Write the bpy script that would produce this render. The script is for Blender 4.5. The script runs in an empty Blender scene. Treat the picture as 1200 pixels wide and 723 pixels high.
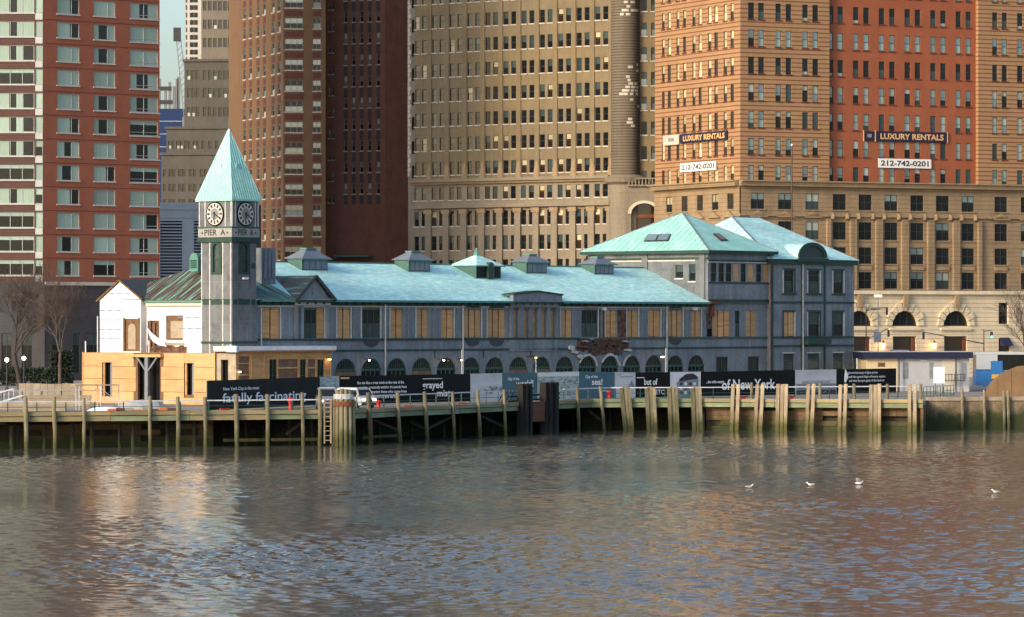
import bpy, math, random
import numpy as np
from math import radians, sin, cos, atan2, pi, hypot
S = bpy.context.scene
C = S.collection
# ------------------------------------------------------------------ camera, sky, sun, exposure
F, HZ, CH, GZ = 4660.0, 377.0, 11.0, 3.0        # focal length (photo px), horizon row, eye height, quay level
cam = bpy.data.cameras.new('camera'); co = bpy.data.objects.new('camera', cam); C.objects.link(co)
cam.sensor_width = 36; cam.lens = F / 1200 * 36; cam.shift_y = 15.5 / 1200
cam.clip_start = 1; cam.clip_end = 12000
co.location = (0, 0, CH); co.rotation_euler = (pi / 2, 0, 0); S.camera = co
SUN_AZ = (-0.71, -0.70); SUN_EL = 20.0
wd = bpy.data.worlds.new('World'); S.world = wd; wd.use_nodes = True
nt = wd.node_tree; bg = nt.nodes['Background']; sky = nt.nodes.new('ShaderNodeTexSky')
sky.sky_type = 'NISHITA'; sky.sun_disc = False; sky.sun_elevation = radians(SUN_EL)
sky.sun_rotation = atan2(SUN_AZ[0], SUN_AZ[1]); sky.air_density = 1.0; sky.dust_density = 3.0; sky.ozone_density = 2.2
nt.links.new(sky.outputs[0], bg.inputs[0]); bg.inputs[1].default_value = 0.14
sl = bpy.data.lights.new('sun', 'SUN'); so = bpy.data.objects.new('sun', sl); C.objects.link(so)
sl.energy = 1.5; sl.angle = radians(10); sl.color = (1.0, 0.81, 0.58)
_el = radians(SUN_EL); _n = hypot(*SUN_AZ)
_sd = (SUN_AZ[0] / _n * cos(_el), SUN_AZ[1] / _n * cos(_el), sin(_el))
from mathutils import Vector, Matrix
so.rotation_euler = Vector(_sd).to_track_quat('Z', 'Y').to_euler(); so.location = (-200, -200, 150)
S.view_settings.view_transform = 'Standard'; S.view_settings.look = 'None'
S.view_settings.exposure = 0.95; S.view_settings.gamma = 1.0; S.view_settings.use_curve_mapping = False
S.render.engine = 'CYCLES'
R = random.Random(7)
# ------------------------------------------------------------------ materials
MATS = {}
def mat(name, col, rough=0.8, var=0.15, scale=0.6, streak=0.0, bump=0.0, rnd=0.0, metal=0.0, col2=None, col2_scale=0.4,
        col2_th=(0.5, 0.6), bands=None, tide=None, emit=None, spec=0.5, stretch=(1, 1, 1), bscale=None, ior=1.45, planks=None, coords='Object'):
    m = bpy.data.materials.new(name); m.use_nodes = True; t = m.node_tree; N = t.nodes; L = t.links
    p = N['Principled BSDF']; p.inputs['Roughness'].default_value = rough; p.inputs['Metallic'].default_value = metal
    p.inputs['Specular IOR Level'].default_value = spec; p.inputs['IOR'].default_value = ior
    tc = N.new('ShaderNodeTexCoord'); src = tc.outputs[coords]
    def mapped(s):
        q = N.new('ShaderNodeMapping'); q.inputs['Scale'].default_value = s; L.new(src, q.inputs[0]); return q.outputs[0]
    def noise(vec, sc, det=5, rg=0.6):
        q = N.new('ShaderNodeTexNoise'); q.inputs['Scale'].default_value = sc; q.inputs['Detail'].default_value = det
        q.inputs['Roughness'].default_value = rg; L.new(vec, q.inputs['Vector']); return q.outputs[0]
    def rng(v, a, b, c, d):
        q = N.new('ShaderNodeMapRange'); L.new(v, q.inputs[0])
        for i, k in enumerate((a, b, c, d)): q.inputs[i + 1].default_value = k
        return q.outputs[0]
    def mixc(f, a, b, blend='MIX'):
        q = N.new('ShaderNodeMix'); q.data_type = 'RGBA'; q.blend_type = blend
        for s, v in ((q.inputs[0], f), (q.inputs[6], a), (q.inputs[7], b)):
            if isinstance(v, (int, float)): s.default_value = v
            elif isinstance(v, tuple): s.default_value = (*v, 1)
            else: L.new(v, s)
        return q.outputs[2]
    def scl(c, v):
        q = N.new('ShaderNodeVectorMath'); q.operation = 'SCALE'
        if isinstance(c, tuple): q.inputs[0].default_value = c
        else: L.new(c, q.inputs[0])
        L.new(v, q.inputs[3]); return q.outputs[0]
    c = col
    st = mapped(stretch)
    if col2: c = mixc(rng(noise(st, col2_scale), col2_th[0], col2_th[1], 0, 1), col, col2)
    if bands:                                       # courses: period, thickness, colour, offset (metres, up the wall)
        for per, th, bc, off in bands:
            sp = N.new('ShaderNodeSeparateXYZ'); L.new(src, sp.inputs[0])
            a = N.new('ShaderNodeMath'); a.operation = 'ADD'; L.new(sp.outputs[2], a.inputs[0]); a.inputs[1].default_value = off + 1000 * per
            b = N.new('ShaderNodeMath'); b.operation = 'MODULO'; L.new(a.outputs[0], b.inputs[0]); b.inputs[1].default_value = per
            d = N.new('ShaderNodeMath'); d.operation = 'LESS_THAN'; L.new(b.outputs[0], d.inputs[0]); d.inputs[1].default_value = th
            c = mixc(d.outputs[0], c, bc)
    if var: c = scl(c, rng(noise(st, scale), 0.3, 0.7, 1 - var, 1 + var))
    if var: c = scl(c, rng(noise(st, scale * 9, 3), 0.3, 0.7, 1 - var * .6, 1 + var * .6))
    if streak: c = scl(c, rng(noise(mapped((1, 1, .06)), 1.6, 6, .7), 0.3, 0.7, 1 - streak, 1 + streak * .6))
    if rnd:
        oi = N.new('ShaderNodeObjectInfo'); c = scl(c, rng(oi.outputs['Random'], 0, 1, 1 - rnd, 1 + rnd))
    if tide:                                        # algae left by the tide, height in metres above low water
        g = N.new('ShaderNodeNewGeometry'); sp = N.new('ShaderNodeSeparateXYZ'); L.new(g.outputs['Position'], sp.inputs[0])
        nz = rng(noise(g.outputs['Position'], .9, 4), .3, .7, -tide[3], tide[3])
        a = N.new('ShaderNodeMath'); a.operation = 'ADD'; L.new(sp.outputs[2], a.inputs[0]); L.new(nz, a.inputs[1])
        c = mixc(rng(a.outputs[0], tide[0], tide[1], 1, 0), c, tide[2])
    if isinstance(c, tuple): p.inputs['Base Color'].default_value = (*c, 1)
    else: L.new(c, p.inputs['Base Color'])
    if bump:
        b = N.new('ShaderNodeBump'); b.inputs['Strength'].default_value = bump; b.inputs['Distance'].default_value = .05
        L.new(noise(st, bscale or scale * 6, 6), b.inputs['Height']); L.new(b.outputs[0], p.inputs['Normal'])
    if emit: p.inputs['Emission Color'].default_value = (*emit[0], 1); p.inputs['Emission Strength'].default_value = emit[1]
    MATS[name] = m; return m
ALG = (.035, .045, .012)
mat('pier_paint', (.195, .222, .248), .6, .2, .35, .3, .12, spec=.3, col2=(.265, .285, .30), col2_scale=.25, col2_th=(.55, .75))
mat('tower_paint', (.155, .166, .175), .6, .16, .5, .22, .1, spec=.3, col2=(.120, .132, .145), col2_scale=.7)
mat('vent_side', (.05, .125, .10), .6, .15, 1, .1)
mat('vent_paint', (.11, .14, .13), .6, .15, 1, .1)
mat('white_trim', (.50, .495, .475), .6, .18, 2.0, .1)
mat('green_trim', (.012, .046, .035), .6, .18, 1.0, .1)
mat('green_frame', (.032, .082, .060), .6, .15, 1.0)
mat('ply', (.60, .33, .138), .8, .12, 1.2, .08, .05, rnd=.16, col2=(.47, .255, .112), col2_scale=.9, stretch=(.5, .5, 3))
mat('ply_bright', (.52, .31, .145), .8, .14, 1.0, .08, .05, rnd=.12, col2=(.48, .28, .125), col2_scale=.7, stretch=(.5, .5, 3))
mat('wrap', (.64, .64, .645), .7, .04, .8, .02, .05)
mat('wrap_print', (.16, .23, .36), .7, .1, 1)
mat('patina', (.39, .715, .675), .6, .14, .3, .0, .15, spec=.3, col2=(.62, .85, .80), col2_scale=2.4, col2_th=(.45, .64), stretch=(.45, .9, 1.2))
mat('patina_seam', (.30, .61, .525), .6, .07, .5, .10, .06, spec=.3, col2=(.36, .66, .575), col2_scale=.5)
mat('patina_dark', (.085, .23, .20), .6, .14, .8, .1)
mat('old_copper', (.095, .055, .042), .7, .35, .9, 0, .15, spec=.2, col2=(.19, .36, .30), col2_scale=1.7, col2_th=(.52, .60), stretch=(.14, 2.2, .1))
mat('old_copper_front', (.075, .075, .065), .6, .25, .9, 0, .15, col2=(.17, .34, .31), col2_scale=1.5, col2_th=(.47, .62), stretch=(1.9, .16, .1))
mat('lead', (.17, .19, .225), .5, .15, .8)
mat('glass_dark', (.012, .015, .017), .08, .3, .3, spec=.5, ior=1.45, rnd=.3)
mat('glass_teal', (.05, .075, .075), .1, .3, .4, spec=.5, ior=1.45, rnd=.3)
mat('glass_sky', (.14, .19, .20), .06, .2, .4, spec=1.0, ior=1.9, rnd=.35)
mat('glass_brown', (.035, .022, .013), .1, .3, .3, spec=.8, ior=1.6, rnd=.3)
mat('blind', (.34, .38, .32), .6, .10, 1.2, spec=.8, rnd=.22, stretch=(4, 4, .2))
mat('curtain', (.27, .37, .31), .45, .16, .9, spec=.8, rnd=.22, stretch=(5, 5, .15))
mat('blind_gold_glint', (.46, .40, .24), .5, .12, 1.2, spec=.8, rnd=.3)  # warm blind colour, also painted in for gold reflections on the flank panes
mat('glint_glow', (.5, .35, .15), .6, .3, 1.2, emit=((1, .75, .35), .5), rnd=.3)  # glowing pane imitating a gold reflection, no room is lit behind it
mat('win_frame_dark', (.03, .032, .03), .5, .1)
mat('win_frame_grey', (.24, .235, .22), .5, .1)
mat('win_frame_white', (.42, .44, .43), .5, .1)
mat('brick_red', (.295, .100, .057), .85, .10, .5, .05, .05, bands=[(.30, .035, (.25, .074, .044), 0)], rnd=0)
mat('brick_seam', (.14, .036, .022), .85, .1)
mat('spandrel_brown', (.095, .04, .03), .7, .12, 1, 0, bands=[(.34, .1, (.05, .03, .025), 0)])
mat('stone_sill', (.52, .47, .40), .8, .12, 1)
mat('base_grey', (.055, .052, .056), .8, .14, .4, .12, bands=[(.62, .04, (.042, .04, .043), 0)])
mat('tan_brick', (.215, .160, .085), .85, .12, .25, .16, .05, col2=(.185, .145, .09), col2_scale=.06, col2_th=(.42, .6))
mat('tan_stone', (.24, .20, .145), .85, .13, .3, .14, .08, bands=[(.75, .05, (.20, .16, .11), 0)])
mat('pier_stone', (.155, .125, .09), .85, .14, .4, .12, .05, bands=[(.42, .12, (.06, .047, .036), 0)])
mat('patch_white', (.58, .53, .43), .8, .1, 1.0, rnd=.1)
mat('stripe_brick', (.345, .212, .105), .85, .09, .3, .06, .05, bands=[(.62, .17, (.20, .062, .032), .1)])
mat('brick_orange', (.31, .092, .040), .85, .10, .4, .06, .05, bands=[(.24, .04, (.27, .08, .036), 0)])
mat('mid_stone', (.285, .200, .115), .85, .15, .4, .12, .1, bands=[(.62, .08, (.165, .112, .066), 0)])
mat('carved', (.30, .21, .12), .85, .2, 1.2, .1, .3)
mat('pale_stone', (.66, .55, .38), .85, .10, .4, .10, .08, bands=[(.62, .09, (.36, .29, .19), 0)])
mat('brown_brick', (.165, .095, .050), .85, .12, .3, .08)
mat('brown_spandrel', (.115, .042, .034), .85, .12, .5)
mat('dark_brick', (.25, .108, .074), .85, .15, .5, .08, .05, bands=[(.25, .04, (.18, .078, .054), 0)])
mat('dark_stripe', (.075, .065, .075), .8, .15, .5)
mat('grey_stone', (.085, .078, .070), .85, .14, .2, .14)
mat('grey_stone_light', (.17, .145, .118), .85, .12, .2, .12)
mat('far_white', (.48, .45, .40), .8, .1, .2)
mat('blue_net', (.003, .024, .10), .7, .22, .5, .1)
mat('steel_dark', (.035, .035, .038), .5, .2, 1)
mat('crane_grey', (.16, .17, .18), .5, .1)
mat('louvre_blue', (.46, .57, .66), .4, .08, .3, .04)
mat('louvre_gap', (.03, .035, .045), .6, .1)
mat('wood_pile', (.235, .205, .13), .85, .35, 1.6, .55, .3, rnd=.25, col2=(.20, .19, .115), col2_scale=1.0, tide=(.55, 2.1, (.06, .065, .022), .45), stretch=(1.5, 1.5, .35))
mat('wood_pile_pale', (.38, .305, .21), .85, .32, 1.6, .5, .3, rnd=.15, tide=(.5, 2.4, (.085, .08, .022), .5), stretch=(1.5, 1.5, .35))
mat('wood_beam', (.36, .29, .155), .85, .18, 1.2, .1, .25, rnd=.15, col2=(.24, .23, .14), col2_scale=.5, stretch=(.25, 1, 3))
mat('wood_beam_green', (.22, .26, .15), .85, .2, 1.2, .1, .25, rnd=.15, stretch=(.25, 1, 3))
mat('bulkhead', (.16, .092, .05), .85, .3, .8, .2, .3, rnd=.25, tide=(.4, 2.0, ALG, .5), stretch=(.3, .3, 2))
mat('concrete_wall', (.27, .20, .13), .85, .35, .5, .35, .3, tide=(1.2, 2.7, ALG, .55))
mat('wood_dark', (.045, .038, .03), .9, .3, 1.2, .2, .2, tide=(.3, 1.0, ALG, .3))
mat('deck', (.26, .23, .19), .9, .15, .5, 0, .2)
mat('ground', (.22, .21, .19), .9, .15, .1, 0, .2)
mat('steel_pile', (.016, .014, .013), .9, .35, 1.0, .3, .2, tide=(.1, .9, (.03, .035, .02), .3))
mat('rust', (.16, .050, .022), .8, .3, 1.5, .3, .3)
mat('rail_white', (.62, .64, .68), .45, .1, 1)
mat('rail_green', (.015, .075, .058), .5, .15, 1)
mat('red_paint', (.42, .022, .018), .45, .15, 2)
mat('orange', (.65, .17, .03), .6, .15, 2)
mat('print_black', (.008, .0078, .009), .6, .2, .6, .0, .15, spec=.15)
mat('print_teal', (.045, .125, .165), .5, .15, .6, 0, .1)
mat('print_white', (.66, .68, .70), .6, .05, .8)
mat('print_photo', (.42, .47, .45), .6, .2, .5, col2=(.16, .24, .24), col2_scale=2.2, col2_th=(.48, .6), stretch=(.5, .5, 2))
mat('print_grey', (.55, .57, .60), .6, .1, .5, col2=(.36, .39, .42), col2_scale=.6, col2_th=(.45, .7), stretch=(.3, 1, 1.4))
mat('letter_white', (.86, .86, .86), .6, .0)
mat('ink', (.025, .025, .03), .7, .1)
mat('ink_grey', (.20, .22, .24), .7, .25, 2)
mat('sign_navy', (.018, .014, .040), .5, .1, 1)
mat('sign_gold', (.72, .42, .16), .5, .05, 1)
mat('sign_white', (.78, .77, .74), .5, .04, 1)
mat('sign_stone', (.30, .305, .285), .7, .15, 1.5, .15)
mat('clock_face', (.52, .50, .45), .5, .06, 2)
mat('clock_grey', (.20, .22, .23), .4, .15, 2)
mat('black', (.010, .010, .011), .9, .1, spec=.1)
mat('old_wood', (.17, .095, .05), .85, .3, 1.5, .2, .2, col2=(.09, .05, .03), col2_scale=1.5)
mat('damaged_brick', (.15, .078, .05), .9, .5, 2.2, .2, .6, col2=(.06, .034, .025), col2_scale=1.6, col2_th=(.45, .55))
mat('brown_sheet', (.19, .10, .055), .6, .35, 1.5, 0, .4)
mat('wedge_ply', (.20, .12, .062), .8, .15, .6, .1, .1)
mat('tarp', (.34, .36, .38), .6, .2, 1.2, 0, .4)
mat('tarp_blue', (.03, .08, .30), .6, .2, 1.2, 0, .2)
mat('tarp_pale', (.76, .78, .81), .5, .12, 1.2, 0, .3)
mat('car_white', (.46, .48, .50), .25, .03, 1, spec=.6)
mat('car_grey', (.24, .26, .29), .25, .03, 1, spec=.6)
mat('tyre', (.02, .02, .02), .8, .1, 3)
mat('rim', (.35, .35, .36), .35, .1, 3, metal=.6)
mat('head_lamp', (.9, .85, .7), .3, 0, emit=((1, .85, .6), 2.0))
mat('lamp_warm', (.9, .7, .4), .4, 0, emit=((1, .50, .16), 7.0))
mat('lamp_globe', (.9, .85, .7), .4, 0, emit=((1, .86, .58), 5.0))
mat('signal_green', (.1, .8, .5), .4, 0, emit=((.1, 1, .6), 2.5))
mat('bark', (.050, .038, .032), .9, .3, 2, .2, .3)
mat('bark_warm', (.085, .060, .045), .9, .3, 2, .2, .3)
mat('leaf_dark', (.020, .032, .018), .7, .3, 2, rnd=.2)
mat('navy', (.012, .016, .052), .4, .1, 1)
mat('cream', (.62, .50, .32), .7, .08, 1)
mat('booth_white', (.40, .41, .43), .6, .06, 1, .04)
mat('bus_blue', (.03, .16, .42), .35, .08, 1)
mat('bus_yellow', (.75, .45, .05), .35, .08, 1)
mat('pole_brown', (.07, .04, .032), .6, .1)
mat('gull_white', (.80, .80, .80), .7, .03, 4)
mat('gull_grey', (.34, .36, .39), .7, .05, 4)
mat('timber_pale', (.34, .28, .205), .85, .2, 1.4, .15, .2, rnd=.15)
mat('slate_gable', (.045, .055, .06), .7, .2, 2)
# ------------------------------------------------------------------ mesh helpers
class MB:
    def __init__(s): s.v = []; s.f = []; s.m = []
    def quad(s, pts, mi=0):
        n = len(s.v); s.v += [tuple(p) for p in pts]; s.f.append(tuple(range(n, n + len(pts)))); s.m.append(mi); return s
    def box(s, x0, x1, y0, y1, z0, z1, mi=0):
        n = len(s.v)
        s.v += [(x0, y0, z0), (x1, y0, z0), (x1, y1, z0), (x0, y1, z0), (x0, y0, z1), (x1, y0, z1), (x1, y1, z1), (x0, y1, z1)]
        for f in ((0, 3, 2, 1), (4, 5, 6, 7), (0, 1, 5, 4), (1, 2, 6, 5), (2, 3, 7, 6), (3, 0, 4, 7)):
            s.f.append(tuple(n + i for i in f)); s.m.append(mi)
        return s
    def tube(s, p0, p1, r0, r1=None, n=8, mi=0, cap=True):
        r1 = r0 if r1 is None else r1
        p0 = Vector(p0); p1 = Vector(p1); d = (p1 - p0).normalized()
        a = d.orthogonal().normalized(); b = d.cross(a); k = len(s.v)
        for p, r in ((p0, r0), (p1, r1)):
            for i in range(n):
                q = p + a * (r * cos(2 * pi * i / n)) + b * (r * sin(2 * pi * i / n)); s.v.append(tuple(q))
        for i in range(n):
            j = (i + 1) % n; s.f.append((k + i, k + j, k + n + j, k + n + i)); s.m.append(mi)
        if cap:
            s.f.append(tuple(k + i for i in reversed(range(n)))); s.m.append(mi)
            s.f.append(tuple(k + n + i for i in range(n))); s.m.append(mi)
        return s
    def bar(s, p0, p1, w, h=None, mi=0):
        h = h or w; p0 = Vector(p0); p1 = Vector(p1); d = (p1 - p0).normalized()
        up = Vector((0, 0, 1)) if abs(d.z) < .95 else Vector((0, 1, 0))
        a = d.cross(up).normalized() * (w / 2); b = a.cross(d).normalized() * (h / 2); k = len(s.v)
        for p in (p0, p1):
            for q in (-a - b, a - b, a + b, -a + b): s.v.append(tuple(p + q))
        for f in ((0, 1, 2, 3), (7, 6, 5, 4), (0, 4, 5, 1), (1, 5, 6, 2), (2, 6, 7, 3), (3, 7, 4, 0)):
            s.f.append(tuple(k + i for i in f)); s.m.append(mi)
        return s
    def prism(s, poly, fn, d0, d1, mi=0):
        """poly = list of (a, z); fn(a, d, z) -> xyz; extruded from d0 to d1"""
        k = len(s.v); n = len(poly)
        s.v += [tuple(fn(a, d0, z)) for a, z in poly] + [tuple(fn(a, d1, z)) for a, z in poly]
        s.f.append(tuple(range(k, k + n))); s.m.append(mi)
        s.f.append(tuple(reversed(range(k + n, k + 2 * n)))); s.m.append(mi)
        for i in range(n):
            j = (i + 1) % n; s.f.append((k + i, k + n + i, k + n + j, k + j)); s.m.append(mi)
        return s
    def lathe(s, prof, c, n=12, mi=0, sx=1, sy=1):
        k = len(s.v)
        for r, z in prof:
            for i in range(n): s.v.append((c[0] + r * sx * cos(2 * pi * i / n), c[1] + r * sy * sin(2 * pi * i / n), c[2] + z))
        for j in range(len(prof) - 1):
            for i in range(n):
                q = (i + 1) % n; s.f.append((k + j * n + i, k + j * n + q, k + (j + 1) * n + q, k + (j + 1) * n + i)); s.m.append(mi)
        return s
    def mesh(s, name, mats):
        me = bpy.data.meshes.new(name); me.from_pydata(s.v, [], s.f)
        for m in ([mats] if isinstance(mats, str) else mats): me.materials.append(MATS[m])
        if s.m and max(s.m) > 0: me.polygons.foreach_set('material_index', s.m)
        me.update(); return me
    def build(s, name, mats, parent=None, loc=None, rz=0, smooth=False):
        me = s.mesh(name, mats)
        if smooth: me.polygons.foreach_set('use_smooth', [True] * len(me.polygons))
        return link(name, me, parent, loc, rz)
def link(name, me, parent=None, loc=None, rz=0):
    o = bpy.data.objects.new(name, me); C.objects.link(o); o.parent = parent
    if loc: o.location = loc
    if rz: o.rotation_euler = (0, 0, rz)
    return o
def tag(o, label=None, cat=None, group=None, kind=None):
    if label: o['label'] = label
    if cat: o['category'] = cat
    if group: o['group'] = group
    if kind: o['kind'] = kind
    return o
def empty(name, loc, rz=0, label=None, cat=None, group=None):
    o = bpy.data.objects.new(name, None); C.objects.link(o); o.location = loc; o.rotation_euler = (0, 0, rz); o.empty_display_size = .5
    return tag(o, label, cat, group)
def wpt(px, py, Z): return ((px - 600) / F * Z, Z, CH - (py - HZ) / F * Z)
class Root:
    """a thing standing on the ground: origin (X, Y), heading of its main front"""
    def __init__(s, name, X, Y, ang, label, cat, group=None, z=GZ):
        s.x, s.y, s.ang, s.z = X, Y, ang, z
        s.o = empty(name, (X, Y, z), ang, label, cat, group)
    def world(s, x, y): return (s.x + x * cos(s.ang) - y * sin(s.ang), s.y + x * sin(s.ang) + y * cos(s.ang))
class Face:
    """a vertical plane of a Root: local origin, turn r; a runs right along it (seen from outside), d inwards"""
    def __init__(s, root, x0=0, y0=0, r=0.0):
        s.root, s.x0, s.y0, s.r = root, x0, y0, r
        s.wx, s.wy = root.world(x0, y0); s.w = root.ang + r
    def pt(s, a, d, z): return (s.x0 + a * cos(s.r) - d * sin(s.r), s.y0 + a * sin(s.r) + d * cos(s.r), z)
    def Y(s, a, d=0): return s.wy + a * sin(s.w) + d * cos(s.w)
    def a(s, px, d=0):
        k = (px - 600) / F; ox = s.wx - d * sin(s.w); oy = s.wy + d * cos(s.w)
        return (k * oy - ox) / (cos(s.w) - k * sin(s.w))
    def z(s, px, py, d=0): return CH - (py - HZ) / F * s.Y(s.a(px, d), d) - s.root.z
def wall(face, a0, a1, z0, z1, ops, mats, name='wall', depth=.35, d=0, parent=None, zmat=None):
    """sheet wall with rectangular openings and their reveals"""
    b = MB(); ops = [o for o in ops if o[1] > a0 and o[0] < a1 and o[3] > z0 and o[2] < z1]
    ops = [(max(o[0], a0), min(o[1], a1), max(o[2], z0), min(o[3], z1)) for o in ops]
    xs = sorted({a0, a1} | {round(v, 4) for o in ops for v in o[:2]}); zs = sorted({z0, z1} | {round(v, 4) for o in ops for v in o[2:]})
    for j in range(len(zs) - 1):
        zc = (zs[j] + zs[j + 1]) / 2; row = [o for o in ops if o[2] < zc < o[3]]
        cells = []; st = xs[0]
        for i in range(len(xs) - 1):
            xc = (xs[i] + xs[i + 1]) / 2
            if any(o[0] < xc < o[1] for o in row):
                if st is not None and xs[i] > st: cells.append((st, xs[i]))
                st = None
            elif st is None: st = xs[i]
        if st is not None: cells.append((st, xs[-1]))
        for p, q in cells: b.quad([face.pt(p, d, zs[j]), face.pt(q, d, zs[j]), face.pt(q, d, zs[j + 1]), face.pt(p, d, zs[j + 1])], zmat(zc) if zmat else 0)
    for p, q, r, t in ops:
        mi = zmat((r + t) / 2) if zmat else 0; D = d + depth
        b.quad([face.pt(p, d, r), face.pt(p, d, t), face.pt(p, D, t), face.pt(p, D, r)], mi)
        b.quad([face.pt(q, d, t), face.pt(q, d, r), face.pt(q, D, r), face.pt(q, D, t)], mi)
        b.quad([face.pt(p, d, t), face.pt(q, d, t), face.pt(q, D, t), face.pt(p, D, t)], mi)
        b.quad([face.pt(q, d, r), face.pt(p, d, r), face.pt(p, D, r), face.pt(q, D, r)], mi)
    return b.build(name, mats, parent or face.root.o)
WC = {}
def win_mesh(w, h, style, fm, sill):
    k = (round(w, 2), round(h, 2), style, fm, sill)
    if k not in WC:
        b = MB(); t = .05 + .012 * min(w, 2); y0, y1 = .10, .2
        b.box(-w / 2, -w / 2 + t, y0, y1, 0, h); b.box(w / 2 - t, w / 2, y0, y1, 0, h)
        b.box(-w / 2 + t, w / 2 - t, y0, y1, 0, t); b.box(-w / 2 + t, w / 2 - t, y0, y1, h - t, h)
        if 'r' in style: b.box(-w / 2 + t, w / 2 - t, y0 + .01, y1, h * .5 - t * .5, h * .5 + t * .5)        # meeting rail
        if 'm' in style: b.box(-t * .6, t * .6, y0 - .01, y1, t, h - t)                                    # mullion
        if 't' in style:
            for q in (-.17, .17): b.box(w * q - t * .5, w * q + t * .5, y0 - .01, y1, t, h - t)
        if 'l' in style: b.box(-w / 2 + t, w / 2 - t, y0 + .01, y1, h * .22 - t * .4, h * .22 + t * .4)      # low rail
        if 'u' in style: b.box(-w / 2 + t, w / 2 - t, y0 + .01, y1, h * .78 - t * .4, h * .78 + t * .4)
        if 's' in style: b.box(w * .16 - t * .5, w * .16 + t * .5, y0 - .01, y1, t, h - t)                  # off-centre mullion
        if sill: b.box(-w / 2 - .12, w / 2 + .12, -.12, .12, -.16, -.002, 1)
        WC[k] = b.mesh('window', [fm, sill or fm])
    return WC[k]
def pane_mesh(w, h, mats, split):
    k = (round(w, 2), round(h, 2), mats, split, 'p')
    if k not in WC:
        b = MB(); y = .16
        if isinstance(split, tuple):      # vertical curtains: fractions
            c = 0
            for f, mi in split: b.quad([(-w / 2 + w * c, y, 0), (-w / 2 + w * (c + f), y, 0), (-w / 2 + w * (c + f), y, h), (-w / 2 + w * c, y, h)], mi); c += f
        else:
            b.quad([(-w / 2, y, 0), (w / 2, y, 0), (w / 2, y, h * split), (-w / 2, y, h * split)], 0)
            b.quad([(-w / 2, y, h * split), (w / 2, y, h * split), (w / 2, y, h), (-w / 2, y, h)], 1)
        WC[k] = b.mesh('pane', list(mats))
    return WC[k]
def windows(face, ops, style, fm, sill, choose, d=0, name='window', parent=None):
    for (p, q, r, t) in ops:
        w, h = round(q - p, 2), round(t - r, 2)
        o = link(name, win_mesh(w, h, style, fm, sill), parent or face.root.o, face.pt((p + q) / 2, d, r), face.r)
        mats, split = choose(p, r)
        link('pane', pane_mesh(w, h, mats, split), o)
def grid(face, cols, rows, pxref=None, d=0):
    """cols = pixel pairs read at mid height; rows = (px, y_top, y_bottom) readings of the photograph"""
    out = []
    cs = [(face.a(c0, d), face.a(c1, d)) for c0, c1 in cols]
    for px, yt, yb in rows:
        zt, zb = face.z(px, yt, d), face.z(px, yb, d)
        for a0, a1 in cs: out.append((a0, a1, zb, zt))
    return out
def rowsz(cols_a, zs, h): return [(a0, a1, z, z + h) for z in zs for a0, a1 in cols_a]
def fbox(face, a0, a1, d0, d1, z0, z1, m, name, parent=None):
    b = MB(); q = [face.pt(a0, d0, 0), face.pt(a1, d0, 0), face.pt(a1, d1, 0), face.pt(a0, d1, 0)]
    b.v = [(x, y, z0) for x, y, _ in q] + [(x, y, z1) for x, y, _ in q]
    b.f = [(0, 3, 2, 1), (4, 5, 6, 7), (0, 1, 5, 4), (1, 2, 6, 5), (2, 3, 7, 6), (3, 0, 4, 7)]; b.m = [0] * 6
    return b.build(name, m, parent or face.root.o)
def add_fbox(b, face, a0, a1, d0, d1, z0, z1, mi=0):
    k = len(b.v); q = [face.pt(a0, d0, 0), face.pt(a1, d0, 0), face.pt(a1, d1, 0), face.pt(a0, d1, 0)]
    b.v += [(x, y, z0) for x, y, _ in q] + [(x, y, z1) for x, y, _ in q]
    for f in ((0, 3, 2, 1), (4, 5, 6, 7), (0, 1, 5, 4), (1, 2, 6, 5), (2, 3, 7, 6), (3, 0, 4, 7)): b.f.append(tuple(k + i for i in f)); b.m.append(mi)
TXT = {}
def text_mesh(s, m, bold=0.0):
    k = (s, m, bold)
    if k not in TXT:
        cu = bpy.data.curves.new('lettering', 'FONT'); cu.body = s; cu.size = 1; cu.resolution_u = 3; cu.offset = bold
        o = bpy.data.objects.new('lettering', cu); C.objects.link(o); bpy.context.view_layer.update()
        me = bpy.data.meshes.new_from_object(o.evaluated_get(bpy.context.evaluated_depsgraph_get()))
        bpy.data.objects.remove(o); bpy.data.curves.remove(cu); me.materials.clear(); me.materials.append(MATS[m])
        n = len(me.vertices); v = np.empty(n * 3); me.vertices.foreach_get('co', v); v = v.reshape(-1, 3)
        TXT[k] = (me, v[:, 0].min(), v[:, 0].max(), v[:, 1].min(), v[:, 1].max())
    return TXT[k]
def lettering(s, m, parent, x0, x1, z0, z1, y, bold=0.0, rz=0.0, place=None):
    """flat lettering fitted into x0..x1, z0..z1 of a front facing -y"""
    me0, a, b, c, d = text_mesh(s, m, bold); me = me0.copy()
    n = len(me.vertices); v = np.empty(n * 3); me.vertices.foreach_get('co', v); v = v.reshape(-1, 3); q = np.zeros_like(v)
    q[:, 0] = x0 + (v[:, 0] - a) / (b - a) * (x1 - x0); q[:, 2] = z0 + (v[:, 1] - c) / (d - c) * (z1 - z0); q[:, 1] = y
    if place:
        for i in range(n): q[i] = place(q[i, 0], q[i, 1], q[i, 2])
    me.vertices.foreach_set('co', q.ravel()); me.update()
    return link('lettering', me, parent)
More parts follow.
